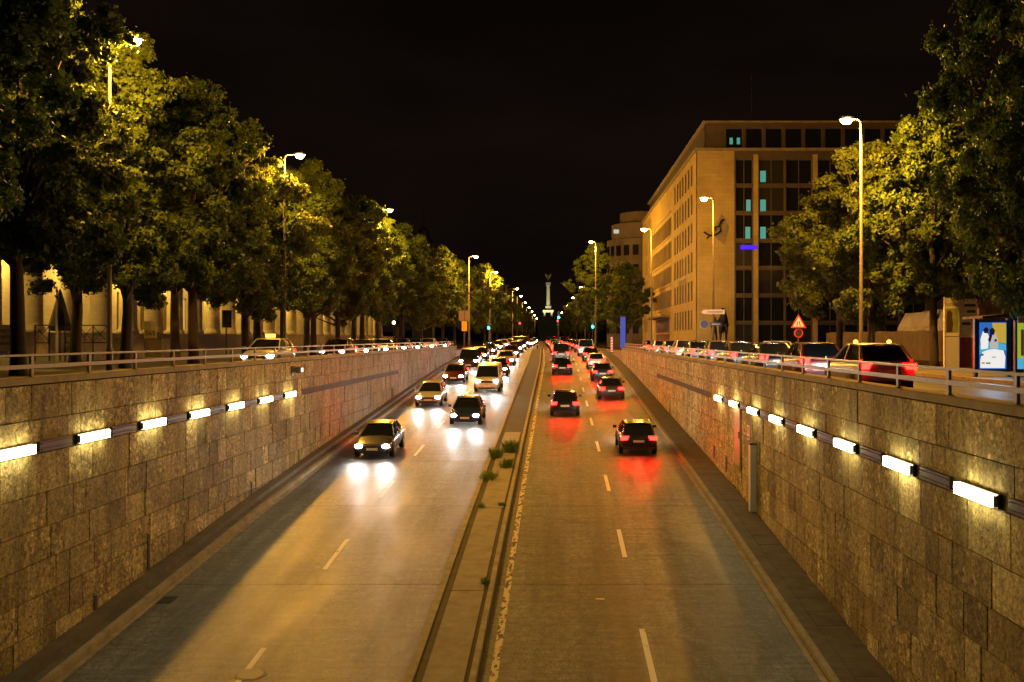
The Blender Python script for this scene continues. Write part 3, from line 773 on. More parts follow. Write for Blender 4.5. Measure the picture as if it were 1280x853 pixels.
# dark rounded building further down
b2 = thing('corner_building', 'dark rounded corner building beyond the stone office block', 'building', (17, 190, 0))
MB().lathe([(7.5, 0), (7.5, 20), (6.6, 20.2), (6.6, 23), (5, 23.3), (5, 25.2), (.5, 26)], 28).build('tower', plain('dark_render', (.16, .13, .10), .8, 0, .3, .6), b2)
MB().box(.5, 22, -3, 30, 0, 19.6).build('wing', MATS['dark_render'], b2)
for fl_ in range(5):
    for k in range(9):
        a = R(180 + k * 14)
        o = MB().box(-.55, .55, -.05, .05, 0, 1.9).build('window', M_GLASS, b2); o.location = (7.52 * math.cos(a), 7.52 * math.sin(a), 2.5 + fl_ * 3.6); o.rotation_euler.z = a + R(90)
MB().box(-6.4, -4.4, -3.7, -3.2, 21.2, 21.9).build('lit_window', emit('pale_lit_window', (.65, .8, .7), .6), b2)

# ================================================================ colonnaded gallery (left)
hk = thing('colonnade_building', 'long pillared museum building behind the left trees, lit yellow inside its portico', 'building', (0, 0, 0))
CX = -42.0
MB().box(-60, CX + 2.2, 40, 250, 0, 2.1).build('terrace', M_ASHLAR2, hk)
ubw = [0]; 
D0, ND = 44, 32
for q in range(ND): ubw += [ubw[-1] + 1.9, ubw[-1] + 4.1, ubw[-1] + 6.0]
facade(hk, (CX - 4.6, D0, 0), (0, 1, 0), (1, 0, 0), ubw, [2.1, 2.5, 6.6, 8.0, 13], lambda i, j: (E_INT if (i * 7) % 4 == 0 else plain('window_glow', (.10, .06, .02), .3)) if (i % 3 == 1 and j == 1) else None, .3, M_ASHLAR2, mull=2)
cm = MB().lathe([(1.02, 0), (1.02, .35), (.86, .5), (.86, .9), (.78, 10.2), (.95, 10.5), (1.0, 10.9)], 20).mesh('column', True); cm.materials.append(M_ASHLAR2)
for q in range(ND + 1): obj('column', cm, None, hk, (CX, D0 + q * 6 - .05, 2.1))
MB().box(-58, CX + 1.2, 42, 246, 13.02, 16.8).build('entablature', M_ASHLAR2, hk)
MB().box(-58, CX - 5.2, 42, 246, 2.1, 13).build('core', M_BACK, hk)
ceil = MB().lathe([(.05, .5), (.25, .35), (.3, 0), (.12, -.1)], 10).mesh('portico_lantern'); ceil.materials.append(E_GLOBE)
for q in range(0, ND, 2):
    obj('portico_lantern', ceil, None, hk, (CX - 2.4, D0 + q * 6 + 3, 9.2)); light('POINT', 'portico_light', hk, (CX - 2.4, D0 + q * 6 + 3, 8.7), 2200, (1, .60, .10), .3)
for k in range(6):
    o = MB().box(CX + 2.2 + k * .42, CX + 2.62 + k * .42, 84, 108, 0, 2.1 - .35 * (k + 1) + .35 - .3).build('step', M_ASHLAR2, hk)
M_PANEL = plain('cream_panel', (.72, .64, .42), .6, 0, .2, 4)
# low walls, blocks and signs before it
def wall_block(x0, x1, y0, y1, h, label):
    t = thing('garden_wall', label, 'garden wall', ((x0 + x1) / 2, (y0 + y1) / 2, .1)); hx, hy = (x1 - x0) / 2, (y1 - y0) / 2
    MB().box(-hx, hx, -hy, hy, 0, h).build('wall', M_COPE, t); MB().box(-hx - .06, hx + .06, -hy - .06, hy + .06, h + .002, h + .1).build('coping', M_KERB, t)
wall_block(-29.3, -28.7, 60, 63.6, 1.5, 'low concrete garden wall left of the nearest left tree trunk')
wall_block(-29.6, -29.0, 66.5, 70, 1.5, 'low concrete garden wall between tree trunk and number sign')
wall_block(-30.4, -29.2, 73.8, 75.6, 1.45, 'square concrete block carrying the number sign 565')
t = thing('number_sign', 'upright tan sign panel reading 565 on a concrete block', 'sign', (-29.9, 73.6, 1.66))
MB().box(-.46, .46, -.04, .04, 0, 1.25).build('panel', M_PANEL, t); text('number', '565', .5, M_BLACKP, t, (0, -.046, .35))
t = thing('programme_board', 'tan standing board with three lines of black capitals at the left edge', 'sign', (-26.35, 47.8, .1))
MB().box(-.40, .40, -.03, .03, .95, 2.2).build('panel', M_PANEL, t)
for k, wd in enumerate(('YOUTH', 'PRO', 'GRAM')): text('lettering', wd, .21, M_BLACKP, t, (0, -.034, 1.9 - k * .3), sx=1.1)
for e in (-.3, .3): MB().box(e - .03, e + .03, -.02, .02, 0, .949).build('leg', M_DARK, t)
def cross_fence(x, d, n, label):
    t = thing('cafe_fence', label, 'fence', (x, d, .1)); wd = .85
    for k in range(n + 1): MB().box(k * wd - .03, k * wd + .03, -.03, .03, 0, 2.35).build('post', M_DARK, t)
    for k in range(n):
        MB().tube([(k * wd + .03, 0, 1.35), ((k + 1) * wd - .03, 0, 2.25)], .022, 5).build('cross_bar', M_DARK, t); MB().tube([(k * wd + .03, 0, 2.25), ((k + 1) * wd - .03, 0, 1.35)], .022, 5).build('cross_bar', M_DARK, t)
    MB().box(0, n * wd, -.035, .035, 2.3, 2.36).build('rail', M_DARK, t); MB().box(0, n * wd, -.03, .03, 1.25, 1.31).build('rail', M_DARK, t)
cross_fence(-31.3, 60.0, 1, 'short cross-braced terrace fence right of the leftmost tree trunk'); cross_fence(-29.8, 60.6, 3, 'cross-braced terrace fence beside the folded parasol')
t = thing('folded_parasol', 'dark folded parasol on the terrace between two cross-braced fences', 'parasol', (-30.8, 62, .1))
MB().tube([(0, 0, 0), (0, 0, 4.6)], .04, 6).build('pole', M_DARK, t); MB().lathe([(.62, 2.0), (.66, 2.3), (.34, 3.6), (.06, 4.55)], 9).build('canopy', M_DARK, t)
t = thing('flag_pole', 'pale slender pole standing before the folded parasol', 'pole', (-29.5, 59, .1)); MB().tube([(0, 0, 0), (0, 0, 4.6)], [.07, .05], 8).build('pole', M_WHITE, t); MB().lathe([(.09, 0), (.09, .12)], 8).build('base', M_DARK, t)
def signal_back(x, d, zb, label):
    t = thing('traffic_signal', label, 'traffic light', (x, d, zb)); MB().tube([(0, 0, 0), (0, 0, 3.4)], .06, 8).build('pole', M_DARK, t)
    MB().box(-.17, .17, -.12, .12, 2.45, 3.4).build('housing', M_BLACK, t); MB().box(-.34, .34, .13, .15, 2.3, 3.55).build('backplate', M_BLACKP, t)
signal_back(-23.8, 72, .12, 'dark traffic signal seen against the pillars between left tree trunks')

def park_lantern(x, d, h, label):
    t = thing('park_lantern', label, 'lantern', (x, d, 0)); MB().tube([(0, 0, 0), (0, 0, h)], [.07, .05], 8).build('pole', M_DARK, t)
    MB().lathe([(.05, 0), (.17, .08), (.2, .22), (.14, .36), (.03, .42)], 12).build('globe', E_GLOBE, t, True, (0, 0, h)); light('POINT', 'lantern_light', t, (0, 0, h + .6), 60, (1, .75, .4), .2)
park_lantern(-21.5, 122, 4.2, 'white globe lantern under the left trees'); park_lantern(-22.5, 138, 3.6, 'small yellow globe lantern right of the white one under the left trees')

# signal mast with curved arm and sign backs (left)
t = thing('signal_mast', 'curved mast arm with sign boxes at the left end of the ramp', 'mast', (-10.9, 118, 0))
MB().tube([(0, 0, 0), (0, 0, 5.4), (.15, 0, 6.4), (.6, 0, 7.0), (1.3, 0, 7.2), (4.7, 0, 7.15)], [.09, .08, .075, .07, .06, .05], 8).build('pole', M_POLE, t, True)
MB().box(-.65, .65, -.06, -.001 - .05, 3.7, 4.9).build('sign_back', plain('sign_back_grey', (.2, .16, .14), .5, .2), t); MB().box(-.32, .32, -.1, -.06, 2.5, 3.65).build('yellow_sign', M_YEL, t)
for a in ((4.4, 4.46), (4.9, 4.96)): MB().box(a[0], a[1], -.05, .05, 6.2, 7.8).build('hanging_frame', M_POLE, t)
MB().box(4.4, 4.96, -.05, .05, 6.14, 6.198).build('hanging_frame', M_POLE, t)
def traffic_light(x, d, h, colr, label):
    t = thing('traffic_light', label, 'traffic light', (x, d, 0)); MB().tube([(0, 0, 0), (0, 0, h + .7)], .06, 8).build('pole', M_DARK, t)
    MB().box(-.19, .19, -.17, -.07, h - .52, h + .64).build('housing', M_BLACK, t)
    z = {'green': h - .3, 'red': h + .42}[colr]
    for k, zz in (('red', h + .42), ('amber', h + .06), ('green', h - .3)):
        MB().lathe([(.16, 0), (.16, .03)], 14).build(k + '_lens', ({'green': E_GREEN, 'red': E_REDS}[k] if k == colr else M_DARK), t, False, (0, -.172, zz)).rotation_euler.x = R(90)
    light('POINT', 'signal_light', t, (0, -.5, z), 40, {'green': (.05, 1, .8), 'red': (1, .05, .05)}[colr], .1)
traffic_light(-9.6, 141, 3.4, 'green', 'green traffic light at the left side of the junction')
traffic_light(5.2, 145, 3.6, 'green', 'green traffic light at the right side of the junction')
traffic_light(.3, 152, 5.1, 'green', 'bright green traffic light over the queue of brake lights')
traffic_light(-7.6, 206, 4.3, 'red', 'red traffic light far left of the column')
traffic_light(.2, 176, 4.3, 'red', 'red traffic light just under the bright green one')
# lit blue advertising pylon, banded post
t = thing('advert_pylon', 'slim blue lit advertising pylon under the round tree', 'pylon', (8.0, 121, 0))
MB().box(-.32, .32, -.2, .2, 0, .5).build('base', M_DARK, t); MB().box(-.3, .3, -.16, .16, .501, 4.2).build('lit_face', emit('pylon_blue', (.010, .06, .50), .7), t); MB().box(-.34, .34, -.2, .2, 4.201, 4.32).build('cap', M_DARK, t)
def banded_post(x, d, h, label, lamp=False, z=0):
    t = thing('traffic_beacon', label, 'beacon', (x, d, z))
    MB().box(-.2, .2, -.12, .12, 0, .1).build('foot', M_BLACK, t); MB().box(-.125, .125, -.03, .03, .101, h).build('board', M_WHITE, t)
    n = int((h - .2) / .3)
    for k in range(n):
        z0 = .16 + k * .3; MB().poly([(-.125, -.034, z0), (.125, -.034, z0 + .14), (.125, -.034, z0 + .27), (-.125, -.034, z0 + .13)], [(0, 1, 2, 3)]).build('red_band', M_RED, t)
    if lamp:
        MB().box(-.1, .1, -.06, .06, h + .001, h + .1).build('lamp_body', M_BLACK, t); MB().lathe([(.03, -.06), (.09, -.05), (.1, 0), (.09, .05), (.03, .06)], 14).build('amber_lens', E_AMBER, t, False, (0, 0, h + .2)).rotation_euler.x = R(90)
        light('POINT', 'beacon_light', t, (0, -.3, h + .2), 25, (1, .4, .05), .08)
banded_post(6.1, 111, 1.75, 'red and white banded post at the right ramp end', z=.02)
banded_post(13.45, 45, 1.28, 'left one of two striped beacons with amber lamp behind the right railing', True)
banded_post(14.95, 45, 1.28, 'right one of two striped beacons with amber lamp behind the right railing', True)
t = thing('barrier_boards', 'small stack of striped barrier boards below the warning triangle', 'barrier', (13.4, 55, 0))
for k in range(3): MB().box(-.35, .35, -.03, .03, .55 + k * .24, .72 + k * .24).build('board', M_WHITE, t)
for e in (-.3, .3): MB().box(e - .03, e + .03, .031, .07, 0, 1.25).build('leg', M_DARK, t)

bo = thing('bollard', 'small dark bollard at the far end of the median', 'bollard', (-2.9, 149.5, .05)); MB().lathe([(.11, 0), (.11, .8), (.08, .88)], 10).build('post', M_BLACK, bo); MB().lathe([(.115, .6), (.115, .7)], 10).build('band', M_WHITE, bo)
# statue of a man leading a horse (bronze)
st = thing('bronze_statue', 'dark bronze statue of a man leading a horse before the stone building', 'statue', (16.5, 99.5, 0), R(-12))
MB().box(-1.25, 1.25, -1.0, 1.0, 0, 1.35).build('plinth', M_DARK, st)
def skin(name, V, E, rad, m, parent, sub=2):
    me = bpy.data.meshes.new(name); me.from_pydata(V, E, []); o = bpy.data.objects.new(name, me); col.objects.link(o)
    md = o.modifiers.new('skin', 'SKIN'); md.use_smooth_shade = True
    for i, r_ in enumerate(rad): me.skin_vertices[0].data[i].radius = (r_, r_) if isinstance(r_, (int, float)) else r_
    me.skin_vertices[0].data[0].use_root = True
    sb = o.modifiers.new('sub', 'SUBSURF'); sb.levels = sub; sb.render_levels = sub
    dg = bpy.context.evaluated_depsgraph_get(); m2 = bpy.data.meshes.new_from_object(o.evaluated_get(dg)); bpy.data.objects.remove(o)
    m2.materials.clear(); return obj(name, m2, m, parent)
z0 = 1.35
hv = [(0, .55, z0 + 1.55), (.05, -.1, z0 + 1.75), (.1, -.65, z0 + 2.1), (.12, -1.0, z0 + 2.75), (.1, -1.2, z0 + 3.2), (.1, -1.65, z0 + 2.95),
      (-.22, .75, z0 + 1.1), (-.25, .7, z0 + .6), (-.25, .85, z0 + .05), (.3, .75, z0 + 1.1), (.32, .6, z0 + .6), (.32, .75, z0 + .05),
      (-.15, -.75, z0 + 1.3), (-.18, -.75, z0 + .65), (-.18, -.8, z0 + .05), (.4, -.8, z0 + 1.45), (.45, -1.25, z0 + 1.3), (.45, -1.15, z0 + .9), (0, 1.1, z0 + 1.5), (0, 1.3, z0 + .8)]
he = [(0, 1), (1, 2), (2, 3), (3, 4), (4, 5), (0, 6), (6, 7), (7, 8), (0, 9), (9, 10), (10, 11), (2, 12), (12, 13), (13, 14), (2, 15), (15, 16), (16, 17), (0, 18), (18, 19)]
skin('horse', hv, he, [.5, .5, .48, .3, .22, .12, .24, .12, .1, .24, .12, .1, .22, .11, .1, .2, .12, .09, .12, .08], M_BRONZE, st)
mv = [(-.75, -.55, z0 + 1.25), (-.75, -.55, z0 + 1.65), (-.72, -.55, z0 + 1.95), (-.7, -.55, z0 + 2.2), (-.7, -.58, z0 + 2.42),
      (-.62, -.5, z0 + .7), (-.55, -.35, z0 + .05), (-.9, -.6, z0 + .7), (-.98, -.75, z0 + .05), (-.45, -.6, z0 + 1.95), (-.2, -.8, z0 + 2.35), (-.05, -1.0, z0 + 2.7), (-1.0, -.55, z0 + 1.9), (-1.1, -.7, z0 + 1.5), (-1.05, -.9, z0 + 1.25)]
me_ = [(0, 1), (1, 2), (2, 3), (3, 4), (0, 5), (5, 6), (0, 7), (7, 8), (2, 9), (9, 10), (10, 11), (2, 12), (12, 13), (13, 14)]
skin('man', mv, me_, [.2, .2, .19, .09, .14, .12, .08, .12, .08, .1, .075, .055, .1, .075, .055], M_BRONZE, st)
MB().tube([(-1.12, -.95, z0 + .3), (-.85, -.9, z0 + 3.6)], [.03, .02], 5).build('staff', M_BRONZE, st)

# signs on the second right lamp pole
t = thing('direction_signs', 'white arrow board and two blue signs on the lamp pole by the statue', 'sign', (12.05, 76.86, 0))
MB().prism([(-.95, 3.65), (-.75, 3.5), (.85, 3.5), (.85, 3.85), (-.75, 3.85)], -.03, 0).build('arrow_board', M_WHITE, t); MB().box(-.5, .7, -.034, -.031, 3.63, 3.71).build('lettering_bar', plain('grey_print', (.25, .25, .25)), t)
MB().lathe([(.31, 0), (.31, .03)], 20).build('round_sign', M_BLUE, t, False, (-.72, 0, 2.72)).rotation_euler.x = R(90); MB().lathe([(.335, 0), (.335, .02)], 20).build('sign_rim', M_WHITE, t, False, (-.72, .025, 2.72)).rotation_euler.x = R(90)
MB().box(-.26, .6, -.03, 0, 2.62, 2.86).build('blue_board', M_BLUE, t); MB().box(-.15, .5, -.034, -.031, 2.7, 2.76).build('lettering_bar', M_WHITE, t)
# warning triangle with road-narrows symbol and round sign under it
t = thing('warning_sign', 'red-rimmed warning triangle with road-narrows symbol above a round sign', 'sign', (14.2, 58.8, 0))
MB().tube([(0, 0, 0), (0, 0, 3.0)], .04, 8).build('pole', M_POLE, t)
MB().prism([(-.47, 2.25), (.47, 2.25), (0, 3.06)], -.07, -.045).build('rim', M_RED, t); MB().prism([(-.33, 2.33), (.33, 2.33), (0, 2.90)], -.076, -.0705).build('face', M_WHITE, t)
MB().prism([(-.14, 2.37), (-.08, 2.37), (-.03, 2.52), (-.03, 2.66), (-.07, 2.66), (-.08, 2.52)], -.081, -.0765).build('symbol', M_BLACKP, t); MB().prism([(.14, 2.37), (.08, 2.37), (.03, 2.52), (.03, 2.66), (.07, 2.66), (.08, 2.52)], -.081, -.0765).build('symbol', M_BLACKP, t)
MB().lathe([(.27, 0), (.27, .025)], 20).build('round_sign', M_RED, t, False, (0, -.05, 1.95)).rotation_euler.x = R(90); MB().lathe([(.2, 0), (.2, .03)], 20).build('round_face', M_DARK, t, False, (0, -.05, 1.95)).rotation_euler.x = R(90)

# hoarding, white tents, poster boards
t = thing('hoarding', 'brown site hoarding of upright boards behind the right tree trunks', 'hoarding', (0, 0, 0))
for k in range(22): MB().box(25.6, 25.66, 62 + k * 1.5, 62 + k * 1.5 + 1.47, 0, 2.15 + .03 * (k % 3)).build('board', plain('hoarding_board', (.20, .14, .085), .7, 0, .4, 1.5), t)
M_TENT = plain('white_sheet', (.62, .58, .58), .7, 0, .25, 1)
for i, (d, hw) in enumerate(((71, 3.4), (79, 3.4))):
    t = thing('white_tent', f'{["near", "far"][i]} white sheeted tent standing behind the brown hoarding', 'tent', (30.2, d, 0))
    mb = MB(); N = 26; v = []
    for k in range(N + 1):
        y = -hw + 2 * hw * k / N; xx = -2 + .14 * math.sin(k * 1.9) + .1 * math.sin(k * .7)
        v += [(xx, y, 0), (xx + .05, y, 2.5), (xx + .7, y, 3.7)]
    mb.poly(v, [(k * 3 + a, k * 3 + a + 1, k * 3 + a + 4, k * 3 + a + 3) for k in range(N) for a in (0, 1)]).build('side_sheet', M_TENT, t, True)
    mb = MB(); v = []
    for k in range(15):
        x = -2 + 4 * k / 14; v += [(x, -hw + .1 * math.sin(k * 2.1), 0), (x, -hw + .1 * math.sin(k * 2.1), 2.5)]
    mb.poly(v, [(k * 2, k * 2 + 1, k * 2 + 3, k * 2 + 2) for k in range(14)]).build('end_sheet', M_TENT, t, True)
    MB().poly([(-2, -hw, 2.5), (2, -hw, 2.5), (0, -hw, 3.9), (-2, hw, 2.5), (2, hw, 2.5), (0, hw, 3.9)], [(0, 1, 2), (3, 5, 4), (0, 2, 5, 3), (1, 4, 5, 2)]).build('roof_sheet', M_TENT, t)
M_PAPER = plain('poster_paper', (.55, .52, .40), .7, 0, .2, 5)
t = thing('poster_board', 'white framed board with a portrait poster left of the bus shelter', 'poster board', (20.55, 52, 0))
MB().box(-.38, .38, 0, .08, .05, 1.72).build('lower_panel', plain('white_panel', (.5, .47, .46), .5, 0, .1), t)
po = MB().box(-.38, .38, 0, .08, 1.76, 3.75).build('poster', M_PAPER, t)
text('lettering', 'TUTTING', .2, M_BLACKP, po, (0, -.005, 3.38), sx=.85)
pr = MB().box(-.33, .33, -.006, -.001, 1.95, 3.2).build('picture', plain('poster_olive', (.22, .26, .05), .7, 0, .4, 3), po)
MB().prism([(-.28, 1.97), (.0, 1.97), (.05, 2.4), (-.02, 2.75), (.03, 2.95), (-.1, 3.12), (-.26, 3.05), (-.3, 2.6)], -.011, -.0065).build('portrait', plain('poster_dark', (.05, .02, .018), .7), po)
MB().box(-.41, -.385, -.02, .1, 0, 3.78).build('frame', M_WHITE, t)
t = thing('poster_board', 'pale poster with text lines right of the portrait poster', 'poster board', (21.55, 52.3, 0))
po = MB().box(-.55, .45, 0, .08, 1.75, 3.7).build('poster', M_PAPER, t); MB().box(-.55, .45, 0, .08, .05, 1.7).build('lower_panel', plain('maroon_panel', (.16, .03, .03), .6), t)
for k, (a, b_) in enumerate(((-.25, .35), (-.1, .35), (-.15, .3), (-.35, .1))): MB().box(a, b_, -.006, -.001, 3.3 - k * .32, 3.44 - k * .32).build('print_bar', M_BLACKP, po)
t = thing('poster_board', 'brownish poster board half hidden behind the bus shelter roof', 'poster board', (23.2, 53, 0)); po = MB().box(-.8, .8, 0, .08, 1.7, 3.7).build('poster', plain('brown_poster', (.22, .13, .08), .7, 0, .5, 2), t)
MB().box(-.5, .3, -.006, -.001, 2.4, 3.3).build('picture', plain('poster_figure', (.10, .05, .04), .7, 0, .4, 4), po); MB().box(-.8, .8, 0, .08, 0, 1.69).build('lower_panel', M_DARK, t)

# bus shelter with lit advertising panel
bs = thing('bus_shelter', 'bus shelter with dark curved roof and lit poster panel at the right edge', 'bus shelter', (17.4, 40, .0))
M_BF = plain('shelter_blue_frame', (.03, .10, .30), .35, .4, .15, 4)
mb = MB(); v = []
for k in range(9):
    x = -.75 + 4.5 * k / 8; z = 2.42 + .14 * math.sin(math.pi * k / 8)
    v += [(x, -.9, z), (x, 1.1, z), (x, 1.1, z + .09), (x, -.9, z + .09)]
mb.poly(v, [(k * 4 + a, k * 4 + (a + 1) % 4, k * 4 + 4 + (a + 1) % 4, k * 4 + 4 + a) for k in range(8) for a in range(4)] + [(0, 1, 2, 3), (35, 34, 33, 32)]).build('roof', M_DARK, bs)
for x in (-.66, .66, 3.5): MB().box(x - .06, x + .06, -.1, .1, 0, 2.44).build('post', M_BF, bs)
MB().box(.72, 3.44, .9, .93, .3, 2.3).build('rear_glass', plain('shelter_glass', (.05, .07, .08), .1), bs); MB().box(.9, 3.3, .3, .75, .45, .5).build('bench', M_DARK, bs)
pn = MB().box(-.6, .6, -.09, .09, .28, 2.36).build('advert_case', M_BF, bs)
AD = {}
def ad(nm, c, e): return emit('advert_' + nm, c, e)
def adp(pts, y, m, nm='print_area'): MB().prism(pts, -.093 - y - .002, -.093 - y).build(nm, m, pn)
adp([(-.54, .42), (.54, .42), (.54, 2.28), (-.54, 2.28)], 0, ad('blue', (.03, .17, .62), .8), 'lit_poster')
adp([(.02, 1.52), (.53, 1.44), (.53, 2.26), (-.02, 2.26)], .003, ad('yellow', (.85, .58, .06), .6))
adp([(-.53, 1.0), (-.2, 1.2), (.2, 1.22), (.53, 1.16), (.53, 1.4), (.1, 1.5), (-.53, 1.36)], .003, ad('sea', (.10, .55, .85), .7))
adp([(-.5, .46), (.47, .46), (.5, .9), (.42, 1.16), (.1, 1.22), (-.15, 1.2), (-.42, 1.1), (-.5, .8)], .006, ad('white', (1, .97, .92), .85))
adp([(-.47, 1.2), (-.2, 1.24), (-.15, 1.7), (-.24, 1.92), (-.4, 1.92), (-.5, 1.6)], .006, ad('white', (1, .97, .92), .85)); adp([(-.1, 1.24), (.22, 1.24), (.2, 1.6), (.1, 1.84), (-.04, 1.86), (-.14, 1.6)], .008, ad('grey', (.75, .74, .68), .6))
adp([(-.36, 1.86), (-.2, 1.84), (-.17, 2.02), (-.27, 2.1), (-.37, 2.02)], .010, ad('dark', (.03, .015, .04), .4)); adp([(-.12, 1.8), (.05, 1.78), (.08, 1.98), (-.02, 2.08), (-.14, 1.99)], .012, ad('dark', (.03, .015, .04), .4)); adp([(-.2, 1.56), (-.1, 1.5), (-.02, 1.78), (-.12, 1.84)], .012, ad('dark', (.03, .015, .04), .4))
adp([(.06, 1.5), (.16, 1.54), (.15, 1.62), (.06, 1.6)], .012, ad('dark', (.03, .015, .04), .4))
adp([(-.45, .62), (-.33, .62), (-.33, .7), (-.45, .7)], .010, ad('orange', (.8, .4, .03), .8)); adp([(-.28, .63), (-.1, .63), (-.1, .68), (-.28, .68)], .010, ad('dark', (.03, .015, .04), .4)); adp([(-.48, .95), (-.38, .95), (-.36, 1.03), (-.48, 1.03)], .010, ad('teal', (.02, .3, .3), .5)); adp([(-.05, .88), (.12, .88), (.12, .91), (-.05, .91)], .010, ad('teal', (.02, .3, .3), .5))
p2 = MB().box(.9, 2.1, -.09, .09, .28, 2.36).build('advert_case', M_BF, bs)
MB().box(.98, 2.02, -.097, -.0935, .42, 2.28).build('lit_poster', ad('lime', (.5, .65, .04), .6), p2); MB().box(1.12, 2.02, -.102, -.0975, .95, 2.0).build('print_area', ad('brown', (.16, .05, .02), .4), p2); MB().box(.98, 2.02, -.1015, -.0975, .42, .85).build('print_area', ad('sea', (.10, .55, .85), .7), p2)
light('AREA', 'poster_glow', bs, (0, -.2, 1.35), 45, (.5, .75, 1), rot=(R(-90), 0, 0), shape='RECTANGLE', size_=1.0, size_y=1.7)
t = thing('bus_stop_sign', 'bus stop board with green H in a circle above the shelter', 'bus stop sign', (18.35, 39.2, 0))
MB().tube([(0, 0, 0), (0, 0, 3.4)], .04, 8).build('pole', M_POLE, t); bd = MB().box(-.32, .42, -.09, -.045, 2.25, 3.38).build('board', M_PAPER, t)
MB().lathe([(.205, 0), (.205, .006)], 24).build('ring', M_GRN, bd, False, (-.02, -.091, 3.14)).rotation_euler.x = R(90); MB().lathe([(.165, 0), (.165, .008)], 24).build('disc', M_YEL, bd, False, (-.02, -.0925, 3.14)).rotation_euler.x = R(90); text('letter', 'H', .26, M_GRN, bd, (-.02, -.106, 3.14))
for k in range(6): MB().box(-.27, .37, -.094, -.0905, 2.36 + k * .09, 2.385 + k * .09).build('line', plain('grey_print', (.25, .25, .25)), bd)

# pavements
for nm, x0, x1, ya, yb, z in (('pavement_right', 16.2, 60, -30, 105, .11), ('pavement_left', -60, -16.6, -30, 150, .27)):
    p = bpy.data.objects.new(nm, None); col.objects.link(p); tag(p, kind='structure')
    kx = x0 if x0 > 0 else x1 - .2
    if nm == 'pavement_right': MB().box(x0 + .21, x1, ya, yb, -.1, z - .004).build('paving', M_PAVE, p)
    else: MB().box(x0, x1 - .21, ya, yb, -.1, z - .004).build('paving', M_PAVE, p)
    MB().box(kx, kx + .2, ya, yb, -.1, z).build('kerb', M_KERB, p)

# ================================================================ far end: column monument, dark spire, wooded bank
mo = thing('column_monument', 'tall column with a gilded winged figure closing the avenue', 'monument', (-7.4, 860, 0))
M_MON = plain('monument_stone', (.5, .48, .36), .7, 0, .3, .3)
MB().box(-9, 9, -9, 9, 0, 15).build('terrace', M_MON, mo); MB().box(-4.2, 4.2, -4.2, 4.2, 15, 16.5).build('plinth', M_MON, mo)
for a in (-3, 3):
    for b_ in (-3, 3): MB().box(a - .7, a + .7, b_ - .7, b_ + .7, 16.5, 23.8).build('pier', M_MON, mo)
MB().box(-4.6, 4.6, -4.6, 4.6, 23.8, 25.8).build('balustrade', M_MON, mo); MB().box(-2.4, 2.4, -2.4, 2.4, 25.8, 29).build('pedestal', M_MON, mo)
MB().lathe([(1.9, 29), (1.6, 30), (1.55, 36), (1.3, 46), (1.9, 47.2), (2.1, 48.4)], 20).build('column', M_MON, mo, True); MB().box(-2.1, 2.1, -2.1, 2.1, 48.4, 49.5).build('capital', M_MON, mo)
fg = MB().lathe([(.6, 49.5), (1.1, 50.2), (.8, 52.5), (.9, 54.2), (.35, 55.2), (.5, 55.9), (.35, 56.5)], 12).build('figure', M_GOLD, mo, True)
for s in (-1, 1): MB().prism([(s * .3, 53.0), (s * .9, 52.6), (s * 2.3, 55.2), (s * 2.6, 57.4), (s * 1.6, 56.2), (s * .5, 54.8)], .2, .5).build('wing', M_GOLD, fg)
for k, (dx, dy) in enumerate(((-14, -14), (14, -14), (0, -20))): light('SPOT', 'floodlight_beam', mo, (dx, dy, 16), 22000, (1, .86, .5), .5, rot=Vector((-dx, -dy, 24)).to_track_quat('-Z', 'Y').to_euler(), spot_size=R(70), spot_blend=.6)
sp = thing('church_spire', 'faint dark church spire above the left treetops', 'spire', (-40, 300, 0))
MB().box(-3, 3, -3, 3, 0, 28).build('tower', M_DARK, sp); MB().lathe([(3.1, 28), (3.3, 30), (2.2, 32), (1.6, 34), (.5, 35), (.4, 37), (.05, 40)], 12).build('dome', M_DARK, sp); MB().box(-.08, .08, -.08, .08, 39.9, 42).build('cross', M_DARK, sp); MB().box(-.6, .6, -.08, .08, 41, 41.2).build('cross', M_DARK, sp)
h = MB().lathe([(260, 0), (200, 10), (120, 17), (40, 20), (0, 21)], 40).build('wooded_bank', plain('bank_green', (.03, .05, .015), .9, 0, .5, .05), None, True, (-5, 1180, -2)); tag(h, kind='structure')

